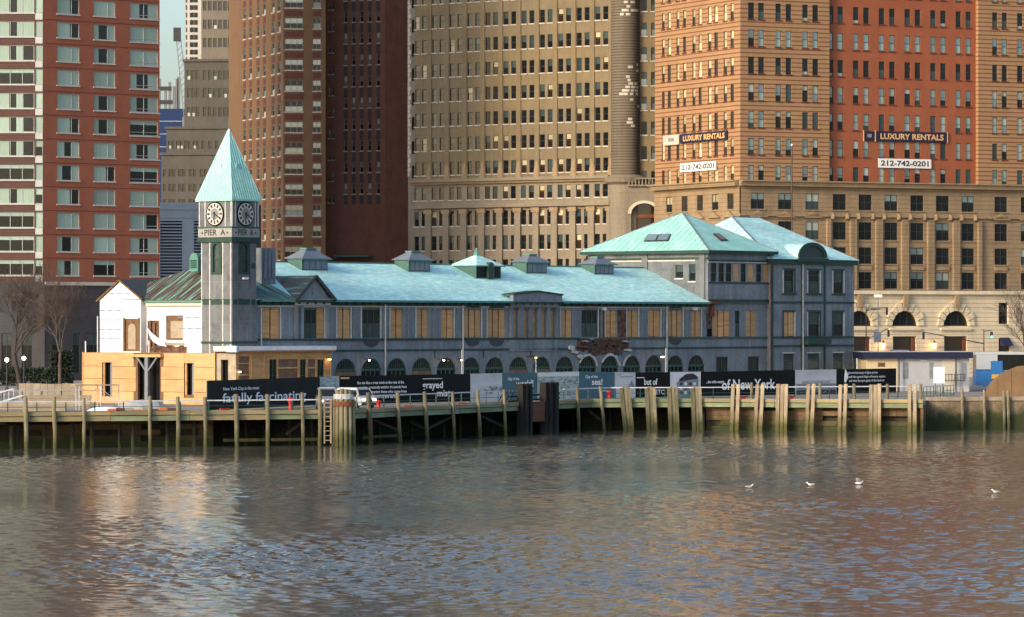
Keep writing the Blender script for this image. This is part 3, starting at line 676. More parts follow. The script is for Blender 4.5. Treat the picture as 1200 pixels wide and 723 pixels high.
# bay with low pediment
b0, b1 = UA(596.5), UA(652.5)
for a0, a1 in [(b0, UA(599.2)), (UA(605.9), UA(611.3)), (UA(618.2), UA(621.8)), (UA(628.6), UA(632.4)), (UA(639.1), UA(642.8)), (UA(649.4), b1)]:
    fbox(FR, a0, a1, -.28, -.002, Z2B, 9.45, 'pier_paint', 'bay_pilaster')
fbox(FR, b0 - .1, b1 + .1, -.42, -.004, 9.48, 9.9, 'pier_paint', 'entablature')
b = MB(); cu = (b0 + b1) / 2; b.prism([(b0 - .1, 9.92), (b1 + .1, 9.92), (b1 + .1, 10.75), (cu, 11.1), (b0 - .1, 10.75)], FR.pt, -.68, -.2); b.build('low_pediment', 'pier_paint', P.o)
b = MB(); b.prism([(b0 - .15, 10.74), (cu, 11.11), (b1 + .15, 10.74), (b1 + .15, 10.88), (cu, 11.25), (b0 - .15, 10.88)], FR.pt, -.8, .9); b.build('pediment_cap', 'green_trim', P.o)
fbox(FR, b0 - .2, b1 + .2, -.80, -.69, 9.90, 10.04, 'green_trim', 'pediment_base')
fbox(FR, b0 - .05, b1 + .05, -.10, -.003, 4.95, 6.16, 'pier_paint', 'bay_panel')
# damaged brick patch with torn metal
b = MB()
rr = random.Random(5)
def rag(a0, a1, z0, z1, n=16, j=.35):
    top = [(a0 + (a1 - a0) * i / n, z1 + rr.uniform(-j, j)) for i in range(n + 1)]; bot = [(a0 + (a1 - a0) * i / n, z0 + rr.uniform(-j, j)) for i in range(n + 1)]
    return top, bot
t_, q_ = rag(UA(676), UA(737), 5.0, 6.15, 22, .18)
for i in range(22): b.quad([FR.pt(q_[i][0], -.03, q_[i][1]), FR.pt(q_[i + 1][0], -.03, q_[i + 1][1]), FR.pt(t_[i + 1][0], -.03, t_[i + 1][1]), FR.pt(t_[i][0], -.03, t_[i][1])])
t_, q_ = rag(UA(689), UA(727), 4.46, 5.2, 16, .1)
for i in range(16): b.quad([FR.pt(q_[i][0], -.034, q_[i][1]), FR.pt(q_[i + 1][0], -.034, q_[i + 1][1]), FR.pt(t_[i + 1][0], -.034, t_[i + 1][1]), FR.pt(t_[i][0], -.034, t_[i][1])])
for a, c in ((701.5, 708.8), (723.5, 734)):
    b.quad([FR.pt(UA(a), -.032, Z2B), FR.pt(UA(c), -.032, Z2B), FR.pt(UA(c), -.032, Z2T + .05), FR.pt(UA(a), -.032, Z2T + .05)])
b.build('exposed_brick', 'damaged_brick', P.o)
brk = MB().box(-.24, .24, -.09, -.035, 0, .14).mesh('brick', 'damaged_brick')
for i in range(70):
    link('brick', brk, P.o, (rr.uniform(UA(680), UA(735)), 0, 5.0 + .17 * rr.randrange(7)))
for k, i in enumerate((10, 11, 12)):
    u = arch_u[i]; b = MB(); K = 12
    for s in range(2 if k < 2 else 1, 11 if k < 2 else 5):
        a0, a1 = pi * s / K, pi * (s + 1) / K; r0 = AR + .02; r1 = AR + .16 + rr.random() * .14
        b.prism([(u - r0 * cos(a0), ASP + r0 * sin(a0)), (u - r1 * cos(a0), ASP + r1 * sin(a0)), (u - r1 * cos(a1), ASP + r1 * sin(a1)), (u - r0 * cos(a1), ASP + r0 * sin(a1))], FR.pt, -.14, -.04)
    b.build('torn_arch_trim', 'white_trim', P.o)
for (px, z, w, h, m) in [(668, 5.15, .9, .7, 'white_trim'), (672, 4.75, 1.0, .35, 'white_trim'), (678, 4.25, .7, .55, 'white_trim'), (682, 5.35, 2.2, .32, 'rust'), (734, 4.95, 1.2, .3, 'white_trim'), (731, 5.9, 1.1, .22, 'tarp'), (706, 9.35, .7, .28, 'sign_white'), (812, 9.4, 1.0, .25, 'sign_white'), (684, 5.95, .9, .2, 'tarp')]:
    u = UA(px); b = MB(); b.prism([(u - w / 2, z), (u + w * .35, z - h * .4), (u + w / 2, z + h * .3), (u + w * .1, z + h * .6), (u - w * .3, z + h * .5)], FR.pt, -.34, -.05); b.build('torn_metal', m, P.o)
# -- broken corner post by the head house
fbox(FR, UA(827.8), UA(834.2), -.05, -.003, 7.3, 9.3, 'damaged_brick', 'exposed_brick'); fbox(FR, UA(828.5), UA(834), -.05, -.003, 6.42, 7.28, 'black', 'gap')
fbox(FR, UA(827.6), UA(840), -.7, -.1, 9.95, 10.2, 'rust', 'bent_gutter'); fbox(FR, UA(831), UA(834), -.4, -.1, 8.6, 9.95, 'rust', 'bent_gutter')
# -- main roof
HV = WD / 2; OV = .62
def roofz(v): return EAVE + .08 + (RIDGE - EAVE - .08) * (v + OV) / (HV + OV)
u_hip = 6.4
u_d0, u_d1 = UA(344), UA(386.5)
b = MB()
def rq(mb, pts, mi=0): mb.quad([(u, v, roofz(v if v <= HV else 2 * HV - v)) for u, v in pts], mi)
K = 40
for i in range(K):
    a0 = u_d0 + (u_hh + 1.5 - u_d0) * i / K; a1 = u_d0 + (u_hh + 1.5 - u_d0) * (i + 1) / K
    rq(b, [(a0, -OV), (a1, -OV), (a1, HV), (a0, HV)]); rq(b, [(a0, HV), (a1, HV), (a1, WD + OV), (a0, WD + OV)])
rq(b, [(u_hip, HV * .62), (u_d0, HV * .42), (u_d0, HV), (u_hip, HV)]); rq(b, [(u_hip, HV), (u_d0, HV), (u_d0, WD + OV), (u_hip, WD + OV)])
b.build('roof', 'patina', P.o)
b = MB()
rq(b, [(-OV, -OV), (u_d0, -OV), (u_d0, HV * .42), (u_hip, HV * .62)]); b.build('old_roof', 'old_copper_front', P.o); b = MB()
b.quad([(-OV, -OV, roofz(-OV)), (u_hip, HV * .62, roofz(HV * .62)), (u_hip, HV, RIDGE), (-OV, WD + OV, roofz(-OV))]); rq(b, [(u_hip, HV), (u_hip, WD + OV), (-OV, WD + OV)])
b.build('old_roof', 'old_copper', P.o)
b = MB(); b.bar((u_hip, HV, RIDGE + .03), (u_hh, HV, RIDGE + .03), .25, .14); b.build('ridge_cap', 'patina_dark', P.o)
b = MB()
for i in range(22): 
    v = -OV + (WD + 2 * OV) * (i + .5) / 22; f = 1 - abs(v - HV) / (HV + OV); b.bar((-OV, v, roofz(-OV) + .02), (-OV + (u_hip + OV) * f, v, roofz(-OV) + (RIDGE - roofz(-OV)) * f + .02), .05, .07)
for i in range(12):
    u = 3.9 + i * .62
    if u < u_d0 - .2: b.bar((u, -OV, roofz(-OV) + .02), (u, HV * .5, roofz(HV * .5) + .02), .05, .06)
tag(b.build('standing_seam', 'patina_dark', P.o), kind='stuff')
# -- gabled dormer over the green window
g0, g1 = UA(343.5), UA(385.5); gc = (g0 + g1) / 2; GT = FR.z(366, 324, -.5)
b = MB(); b.prism([(g0 + .25, 10.1), (g1 - .25, 10.1), (gc, GT - .15)], FR.pt, -.45, .3); b.build('gable', 'pier_paint', P.o)
b = MB(); vb = (GT - roofz(0)) / ((RIDGE - EAVE) / (HV + OV)) + .5
b.quad([(g0 - .25, -.75, 10.15), (gc, -.75, GT + .05), (gc, vb, GT + .05), (g0 - .25, .2, 10.2)]); b.quad([(gc, -.75, GT + .05), (g1 + .25, -.75, 10.15), (g1 + .25, .2, 10.2), (gc, vb, GT + .05)])
b.build('dormer_roof', 'old_copper_front', P.o)
b = MB()
for s, e_ in ((g0 - .25, gc), (g1 + .25, gc)): b.bar((s, -.72, 10.08), (e_, -.72, GT), .2, .26)
b.build('rake_board', 'slate_gable', P.o)
fbox(FR, g0 - .3, g1 + .3, -.72, -.1, 9.9, 10.12, 'green_trim', 'gable_base')
MB().tube((gc, -.55, 10.1 + (GT - 10.1) * .36), (gc, -.45, 10.1 + (GT - 10.1) * .36), .36, .36, 16).build('roundel', 'clock_grey', P.o)
for q in (g0 + .1, UA(351), UA(381)): fbox(FR, q, q + .35, -.3, -.002, Z2B, 9.55, 'pier_paint', 'bay_pilaster')
fbox(FR, g0, g1, -.3, -.004, 9.57, 9.88, 'white_trim', 'entablature')
# -- chimney block, vent dormer
c0, c1 = UA(306.5, 3.2), UA(323, 3.2)
fbox(FR, c0, c1, 3.2, 5.0, 10.5, FR.z(315, 291, 3.2), 'pier_paint', 'chimney_block')
for k in range(3): fbox(FR, c0 + .35 + k * (c1 - c0 - .4) / 3, c0 + .2 + (k + 1) * (c1 - c0 - .4) / 3, 3.12, 3.198, 12.2, FR.z(315, 294, 3.2), 'lead', 'panel')
def arched_box(face, ac, w, d0, d1, z0, zs, m, name, K=10, parent=None):
    b = MB(); pl = [(ac - w / 2, z0), (ac + w / 2, z0)] + [(ac + w / 2 * cos(pi * i / K), zs + w / 2 * sin(pi * i / K)) for i in range(K + 1)]
    b.prism(pl, face.pt, d0, d1); return b.build(name, m, parent or P.o)
e_a = EN.a(227, 3.0); ez = EN.z(227, 315, 3.0)
vd = arched_box(EN, e_a, 1.15, 3.0, 6, ez - .3, ez + .95, 'patina_dark', 'vent_dormer')
for k in range(5): fbox(EN, e_a - .4, e_a + .4, 2.9, 2.99, ez + .05 + k * .17, ez + .14 + k * .17, 'green_trim', 'louvre', None)
# -- roof ventilators
def cupola(px0, px1, dpth, vf, zb, ze, za, big=False):
    u0, u1 = UA(px0, vf), UA(px1, vf); v1 = vf + dpth; o = .32
    bx = MB().box(u0, u1, vf, v1, zb - .6, ze).build('ventilator', 'vent_paint' if not big else 'green_trim', P.o)
    MB().box(u0 - .12, u0 - .004, vf - .1, v1, zb - .6, ze - .02).build('side_panel', 'vent_side', bx)
    n = 4 if not big else 5
    for i in range(n):
        w = (u1 - u0 - .3) / n; MB().box(u0 + .2 + i * w, u0 + .1 + (i + 1) * w, vf - .05, vf - .003, zb + .15, ze - .12).build('louvre' if not big else 'pane', 'lead' if not big else 'glass_dark', bx)
    cu, cv = (u0 + u1) / 2, (vf + v1) / 2; b = MB(); cw, cd = (u1 - u0) * (.16 if not big else .02), dpth * (.18 if not big else .02)
    lo = [(u0 - o, vf - o, ze), (u1 + o, vf - o, ze), (u1 + o, v1 + o, ze), (u0 - o, v1 + o, ze)]; hi = [(cu - cw, cv - cd, za), (cu + cw, cv - cd, za), (cu + cw, cv + cd, za), (cu - cw, cv + cd, za)]
    for i in range(4): j = (i + 1) % 4; b.quad([lo[i], lo[j], hi[j], hi[i]])
    b.quad(hi); b.quad(lo[::-1]); b.build('cap_roof', 'patina' if big else 'lead', bx)
    MB().box(u0 - o, u1 + o, vf - o - .04, vf - o + .06, ze - .1, ze + .03).build('fascia', 'patina_dark', bx)
    if big:
        MB().lathe([(.28, 0), (.28, .35), (.14, .45), (.12, .8), (0, .85)], (cu, cv, za - .1), 8).build('finial', 'patina_dark', bx)
        arched_box(FR, UA(575.5, vf - .3), .95, vf - .35, vf + .8, zb - .05, ze - .1, 'green_frame', 'arched_louvre', parent=bx); arched_box(FR, UA(575.5, vf - .4), .6, vf - .4, vf - .352, zb + .1, ze - .2, 'win_frame_dark', 'louvre', parent=bx)
    else: MB().box(cu - cw - .12, cu + cw + .12, cv - cd - .12, cv + cd + .12, za - .03, za + .14).build('cap', 'patina_dark', bx)
for px0, px1, yb, ye, ya in [(354, 384, 312, 303.5, 292.5), (479, 504, 315, 305, 296), (617, 641, 317.5, 307.5, 299.5), (697, 719, 319.5, 310, 302.5)]:
    vf = 6.8; cupola(px0, px1, 1.9, vf, roofz(vf), FR.z(px0, ye, vf), FR.z(px0 - 4, ya, vf + .95))
cupola(558, 587, 3.4, 5.3, roofz(5.3), FR.z(575, 312, 5.3), FR.z(556, 299, 7.0), True)
# -- head house (upper storey) with pyramid roof
HT = FR.z(860, 297, -.3) ; HL = Face(P, u_hh, WD - .6, -pi / 2); HF = Face(P, 0, -.25)
up_a = [(831, 838), (840, 847), (848.5, 855.5), (857, 864), (866, 872.5), (874.5, 881.5), (884, 890.6), (892, 899.5)]
zt, zb = FR.z(865, 309.5), FR.z(865, 331)
ops_u = [(UA(a), UA(c), zb, zt) for a, c in up_a]
wall(HF, u_hh, u_pv + .2, 10.0, HT, ops_u, 'pier_paint', 'upper_front_wall', .3)
for i, op in enumerate(ops_u):
    if i in (3, 5, 7): plyboards(HF, op[0], op[1], op[2], op[3], 1, m='ply_bright')
    else: windows(HF, [op], 'r', 'green_frame', None, lambda p, r: (('glass_dark', 'glass_dark'), .5))
fbox(HF, u_hh, u_pv, -.12, -.003, zb - .18, zb - .03, 'green_trim', 'sill_band'); fbox(HF, u_hh, u_pv, -.1, -.003, zt + .08, zt + .18, 'white_trim', 'head_band'); fbox(HF, u_hh, u_pv, -.12, -.003, zt + .22, zt + .4, 'green_trim', 'head_band')
fbox(HF, u_hh, u_pv, -.12, -.003, 10.1, 10.45, 'green_trim', 'band')
LW = WD - .35
ope = [(LW - (HL.a(800 + 0) * 0 + x1), LW - x0, z0, z1) for x0, x1, z0, z1 in []]
lw_ops = []
for a, c, yt, yb in ((791.5, 800.5, 311, 326.5), (807.5, 815, 310, 330)):
    lw_ops.append((HL.a(a), HL.a(c), HL.z(a, yb), HL.z(a, yt)))
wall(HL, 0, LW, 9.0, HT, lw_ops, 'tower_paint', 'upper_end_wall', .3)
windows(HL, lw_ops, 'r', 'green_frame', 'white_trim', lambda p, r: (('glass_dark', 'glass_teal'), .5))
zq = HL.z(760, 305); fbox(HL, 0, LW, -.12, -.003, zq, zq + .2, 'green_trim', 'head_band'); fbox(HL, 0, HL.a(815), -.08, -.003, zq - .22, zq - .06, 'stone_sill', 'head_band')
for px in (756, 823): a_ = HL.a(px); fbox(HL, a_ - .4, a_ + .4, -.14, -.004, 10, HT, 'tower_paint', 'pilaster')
ho = .75; hx0, hx1, hy0, hy1 = u_hh - ho, u_pv + .2, -.25 - ho, WD - .6 + ho; ax, ay = (hx0 + hx1) / 2 + .7, (hy0 + hy1) / 2; HA = HT + (CH - (250 - HZ) / F * P.world(ax, ay)[1] - GZ - HT)
b = MB(); lo = [(hx0, hy0, HT + .25), (hx1, hy0, HT + .25), (hx1, hy1, HT + .25), (hx0, hy1, HT + .25)]
for i in range(4): b.quad([lo[i], lo[(i + 1) % 4], (ax, ay, HA)])
b.quad(lo[::-1]); pyr = b.build('pyramid_roof', 'patina_seam', P.o)
MB().box(hx0 + .1, hx1, hy0 + .1, hy1 - .1, HT - .1, HT + .24).build('cornice', 'green_trim', P.o)
def seams(p0, p1, apex, n, name='standing_seam', w=.07, m='patina'):
    b = MB(); p0, p1, ap = Vector(p0), Vector(p1), Vector(apex)
    e0 = (ap - p0); ed = (p1 - p0); L = ed.length; ed.normalize(); t = e0.dot(ed); foot = p0 + ed * t; upv = ap - foot
    nv = ed.cross(upv).normalized() * .035
    for i in range(1, n):
        s = L * i / n; f = s / t if s < t else (L - s) / (L - t)
        b.bar(p0 + ed * s + nv, p0 + ed * s + upv * f + nv, w, .06)
    return tag(b.build(name, m, pyr), kind='stuff')
seams(lo[3], lo[0], (ax, ay, HA), 22)
b = MB()
for q in (0, 1, 3): b.bar(lo[q], (ax, ay, HA + .04), .16, .12)
b.build('hip_cap', 'lead', pyr)
def on_roof(p0, p1, ap, px, py):
    """where the sight line of photo point (px, py) meets the roof plane, in pier coordinates"""
    w0 = [Vector((*P.world(q[0], q[1]), q[2] + GZ)) for q in (p0, p1, ap)]; nn = (w0[1] - w0[0]).cross(w0[2] - w0[0]); o = Vector((0, 0, CH)); dr = Vector(((px - 600) / F, 1, -(py - HZ) / F))
    h = o + dr * (nn.dot(w0[0] - o) / nn.dot(dr)); dx, dy = h.x - P.x, h.y - P.y; return Vector((dx * cos(TH) + dy * sin(TH), -dx * sin(TH) + dy * cos(TH), h.z - GZ)), nn.normalized()
def skylight(p0, p1, ap, quads):
    for qd in quads:
        pts = [on_roof(p0, p1, ap, *q)[0] for q in qd]; n = (pts[1] - pts[0]).cross(pts[2] - pts[0]).normalized()
        if n.z < 0: n = -n
        b = MB(); c = sum(pts, Vector()) / 4; up_ = [p + n * .16 for p in pts]; o = [c + (p - c) * 1.16 for p in pts]; o2 = [q + n * .12 for q in o]
        for i in range(4): j = (i + 1) % 4; b.quad([o[i], o[j], o2[j], o2[i]], 0)
        b.quad(o2, 0); b.quad(up_, 1); b.build('skylight', ['steel_dark', 'glass_sky'], pyr)
skylight(lo[3], lo[0], (ax, ay, HA), [[(756, 283.5), (768.5, 283.3), (771.5, 276.5), (760.5, 276.5)], [(770.5, 283.2), (782.5, 283), (785.5, 276), (773.5, 276.3)]])
skylight(lo[0], lo[1], (ax, ay, HA), [[(844.5, 282.6), (851.5, 282.4), (842.5, 275.6), (836.5, 275.6)]])
# -- landward pavilion, three storeys
PF = Face(P, 0, -.6); PT = FR.z(950, 307, -.6) ; u0p, u1p = UA(903.5, -.6), UA(1000, -.6); PD = WD + .6
pc = [(918.2, 930.6), (946.7, 960.4), (976.2, 988.2)]; pa = [(PF.a(a), PF.a(c)) for a, c in pc]
zz = [(PF.z(950, 344), PF.z(950, 317.5)), (PF.z(950, 393.5), PF.z(950, 365)), (.9, PF.z(950, 413.5))]
opp = [(a0, a1, z0, z1) for a0, a1 in pa for z0, z1 in zz]
wall(PF, u0p, u1p, 0, PT, opp, 'pier_paint', 'pavilion_front', .3)
PE = Face(P, u0p, PD, -pi / 2); wall(PE, 0, PD + .6, 0, PT, [], 'pier_paint', 'pavilion_side'); PR = Face(P, u1p, -.6, pi / 2); wall(PR, 0, PD + .6, 0, PT, [], 'pier_paint', 'pavilion_side')
wd_ = [o for o in opp if not (abs(o[0] - pa[0][0]) < .01 and abs(o[2] - zz[1][0]) < .01)]
windows(PF, wd_, 'ru', 'green_frame', 'green_trim', lambda p, r: (('glass_dark', 'glass_teal'), .5) if R.random() < .6 else (('glass_teal', 'glass_dark'), .5))
plyboards(PF, pa[0][0], pa[0][1], zz[1][0], zz[1][1], 2, m='ply_bright')
for a0, a1 in pa:
    for z0, z1 in (zz[0], zz[1]):
        for q0, q1 in ((a0 - .2, a0 - .02), (a1 + .02, a1 + .2)): fbox(PF, q0, q1, -.07, -.003, z0 - .05, z1 + .2, 'white_trim' if R.random() < .55 else 'green_trim', 'casing')
        fbox(PF, a0 - .2, a1 + .2, -.1, -.004, z1 + .03, z1 + .2, 'green_trim', 'lintel'); fbox(PF, a0 - .3, a1 + .3, -.2, -.004, z0 - .22, z0 - .06, 'green_trim', 'sill')
    fbox(PF, a0 - .2, a1 + .2, -.07, -.004, zz[2][1] + .02, zz[2][1] + .16, 'white_trim', 'lintel')
for y in (355, 394.5, 404.5): z_ = PF.z(950, y); fbox(PF, u0p - .1, u1p + .1, -.16, -.005, z_ - .1, z_ + .1, 'green_trim', 'band')
for px in (904.5, 940, 966, 999): a_ = PF.a(px); fbox(PF, a_ - .12, a_ + .12, -.12, -.004, .1, PT - .4, 'green_trim' if px != 999 else 'pier_paint', 'pilaster')
fbox(PF, PF.a(904) - .35, PF.a(904) - .25, -.2, -.1, .1, PT, 'rust', 'downpipe'); a_ = PF.a(939); MB().tube((a_, -.85, .1), (a_, -.85, PT), .07, .07, 8).build('downpipe', 'white_trim', P.o)
fbox(PF, PF.a(940), PF.a(967), -.9, -.18, PF.z(950, 403), PF.z(950, 396), 'green_trim', 'balcony_hood')
po = .5; X0, X1, Y0, Y1 = u0p - po, u1p + po, -.6 - po, PD + po
MB().box(X0 + .15, X1 - .15, Y0 + .15, Y1 - .15, PT - .35, PT + .2).build('cornice', 'green_trim', P.o)
rx0, rx1, ry = (X0 + X1) / 2 - 2.9, (X0 + X1) / 2 + 2.2, (Y0 + Y1) / 2; rz_ = CH - (254.5 - HZ) / F * P.world(rx0, ry)[1] - GZ
b = MB(); ez_ = PT + .22; A, B_, C_, D_ = (X0, Y0, ez_), (X1, Y0, ez_), (X1, Y1, ez_), (X0, Y1, ez_); R0, R1 = (rx0, ry, rz_), (rx1, ry, rz_)
b.quad([A, B_, R1, R0]); b.quad([B_, C_, R1]); b.quad([C_, D_, R0, R1]); b.quad([D_, A, R0]); b.quad([D_, C_, B_, A]); hip = b.build('hip_roof', 'patina', P.o)
seams(D_, A, R0, 20, w=.1); b = MB()
for p, q in ((A, R0), (B_, R1), (R0, R1), (D_, R0)): b.bar(p, q, .16, .12)
b.build('hip_cap', 'lead', hip)
dz = PF.z(950, 305, -.4); d0, d1 = PF.a(936.5, -.4), PF.a(968, -.4); K = 12; cu, hw = (d0 + d1) / 2, (d1 - d0) / 2; dh = PF.z(950, 286, -.4) - dz
b = MB(); b.prism([(cu + hw * cos(pi * i / K), dz + .25 + (dh - .25) * sin(pi * i / K)) for i in range(K + 1)] + [(d0, dz), (d1, dz)], PF.pt, -.3, 3.6); b.build('segmental_dormer', 'patina', hip)
b = MB(); pl = [(cu + hw * 1.07 * cos(pi * i / K), dz + .25 + (dh - .1) * sin(pi * i / K)) for i in range(K + 1)]; pi_ = [(cu + hw * .82 * cos(pi * i / K), dz + .25 + (dh - .55) * sin(pi * i / K)) for i in range(K + 1)]
for i in range(K): b.prism([pl[i], pl[i + 1], pi_[i + 1], pi_[i]], PF.pt, -.5, -.3)
b.build('dormer_arch', 'green_trim', hip)
b = MB(); b.prism(pi_, PF.pt, -.36, -.31); b.build('louvre_panel', 'slate_gable', hip); fbox(PF, d0 - .3, d1 + .3, -.6, -.3, dz - .25, dz + .2, 'green_trim', 'dormer_base')
# -- inner mass so nothing is see-through
MB().box(.45, u_hh, .45, WD - .05, 0, 9.9).build('inner_wall', 'black', P.o); MB().box(u_hh + .4, u1p - .4, .3, WD, 0, HT - .2).build('inner_wall', 'black', P.o)
MB().box(0, u1p - .1, WD, WD + .2, 0, 9.9).build('back_wall', 'pier_paint', P.o)
# -- left end: house wrap over gutted wall
def ea(px): return EN.a(px)
ga0, ga1 = 0, ea(171.5); gap_z = EN.z(148, 330.5); gez = EN.z(123.5, 352)
eo = [(ea(152), ea(169.5), EN.z(160, 411), EN.z(160, 373)), (ea(194.5), ea(214.5), EN.z(205, 398), EN.z(205, 369)), (ea(173), ea(186.5), EN.z(180, 410), EN.z(180, 375))]
GB = -.75
wall(EN, ga1, WD, 4.6, EAVE, eo[1:], 'wrap', 'wrapped_end_wall', .3); wall(EN, 0, ga1, 4.6, gez, eo[:1], 'wrap', 'wrapped_gable_bay', .3, d=GB)
b = MB(); b.quad([EN.pt(ga1, GB, 4.6), EN.pt(ga1, 0, 4.6), EN.pt(ga1, 0, gez), EN.pt(ga1, GB, gez)]); b.build('bay_return', 'wrap', P.o); b = MB(); b.quad([EN.pt(0, 0, 4.6), EN.pt(0, GB, 4.6), EN.pt(0, GB, gez), EN.pt(0, 0, gez)]); b.build('bay_return', 'wrap', P.o)
wall(EN, 0, WD, 0, 4.6, [], 'damaged_brick', 'end_wall_base', .3)
b = MB(); b.prism([(0, gez - .02), (ga1, EN.z(171, 350.5) - .02), (ga1 * .5, gap_z)], EN.pt, GB - .01, GB + .5); b.build('gable', 'wrap', P.o)
b = MB(); gm = ga1 * .5
for s, e_ in (((-.35, gez - .25), (gm, gap_z + .12)), ((ga1 + .3, EN.z(171, 350.5) - .2), (gm, gap_z + .12))):
    q0, q1 = EN.pt(s[0], GB - .15, s[1] + .1), EN.pt(e_[0], GB - .15, e_[1]); b.bar(q0, q1, .14, .16)
b.build('rake_board', 'old_wood', P.o)
b = MB(); b.quad([EN.pt(-.35, GB - .2, gez - .1), EN.pt(gm, GB - .2, gap_z + .2), EN.pt(gm, 4.4, gap_z + .2), EN.pt(-.35, 1.2, gez - .1)]); b.quad([EN.pt(gm, GB - .2, gap_z + .2), EN.pt(ga1 + .3, GB - .2, EN.z(171, 350.5) - .1), EN.pt(ga1 + .3, 1, EN.z(171, 350.5)), EN.pt(gm, 4.4, gap_z + .2)])
b.build('gable_roof', 'slate_gable', P.o)
fbox(EN, ga1 + .2, WD - 3.4, -.5, .1, EAVE - .15, EAVE + .12, 'patina_dark', 'gutter'); fbox(EN, ga1 + .2, WD - 3.4, -.3, -.003, EAVE - .5, EAVE - .17, 'stone_sill', 'frieze')
fbox(EN, ea(152), ea(169.5), GB + .12, GB + .24, eo[0][2], eo[0][3], 'old_wood', 'old_door'); arched_box(EN, ea(160.5), 1.05, GB + .05, GB + .118, eo[0][2] + .2, eo[0][3] - 1.0, 'timber_pale', 'door_panel')
fbox(EN, ea(152) - .12, ea(152) + .1, GB - .06, GB + .1, eo[0][2], eo[0][3] + .1, 'old_wood', 'door_post'); fbox(EN, ea(169.5) - .1, ea(169.5) + .12, GB - .06, GB + .1, eo[0][2], eo[0][3] + .1, 'old_wood', 'door_post')
fbox(EN, eo[1][0], eo[1][1], .1, .22, eo[1][2], eo[1][3], 'old_wood', 'board'); fbox(EN, eo[1][0] + .6, eo[1][1] - .05, .04, .098, eo[1][2] + .2, eo[1][3] - .55, 'timber_pale', 'board')
fbox(EN, eo[1][0] - .2, eo[1][1] + .2, -.05, .03, eo[1][2] - .5, eo[1][2] - .25, 'timber_pale', 'ledge')
fbox(EN, eo[2][0], eo[2][1], .2, .3, eo[2][2], eo[2][3], 'damaged_brick', 'brick_core')
for k in range(3): fbox(EN, eo[2][0] + .2 + k * .55, eo[2][0] + .42 + k * .55, .02, .16, eo[2][2], eo[2][3] - .25 * k, 'old_wood', 'stud')
b = MB(); b.prism([(ea(173), 7.6), (ea(179), 7.0), (ea(186), 6.5), (ea(194), 6.1), (ea(197), 5.6), (ea(188), 5.75), (ea(181), 6.1), (ea(178), 6.5)], EN.pt, -.24, -.12); b.build('torn_wrap', 'wrap', P.o)
# gutted lower strip
b = MB(); t_, q_ = rag(ea(172.5), ea(219), 4.6, 5.9, 18, .25)
for i in range(18): b.quad([EN.pt(q_[i][0], -.03, 4.6), EN.pt(q_[i + 1][0], -.03, 4.6), EN.pt(t_[i + 1][0], -.03, t_[i + 1][1] - .2), EN.pt(t_[i][0], -.03, t_[i][1] - .2)])
b.build('exposed_brick', 'damaged_brick', P.o)
for px, y in ((135, 364), (135, 375), (135, 386), (135, 397), (146, 345), (203, 358), (220, 372), (222, 385)):
    for k in range(3): fbox(EN, ea(px) + k * 1.1 - 1.4, ea(px) + k * 1.1 - .6, (GB if px < 160 else 0) - .012, (GB if px < 160 else 0) - .002, EN.z(px, y), EN.z(px, y) + .11, 'wrap_print', 'wrap_print')
fbox(EN, -.25, -.02, -.2, 3, 5.3, EAVE - .3, 'tarp_blue', 'blue_sheet'); MB().tube((-.2, WD + .9, 4), (-.2, WD + .9, 8.6), .07, .07, 6).build('scaffold_pole', 'rail_white', P.o)
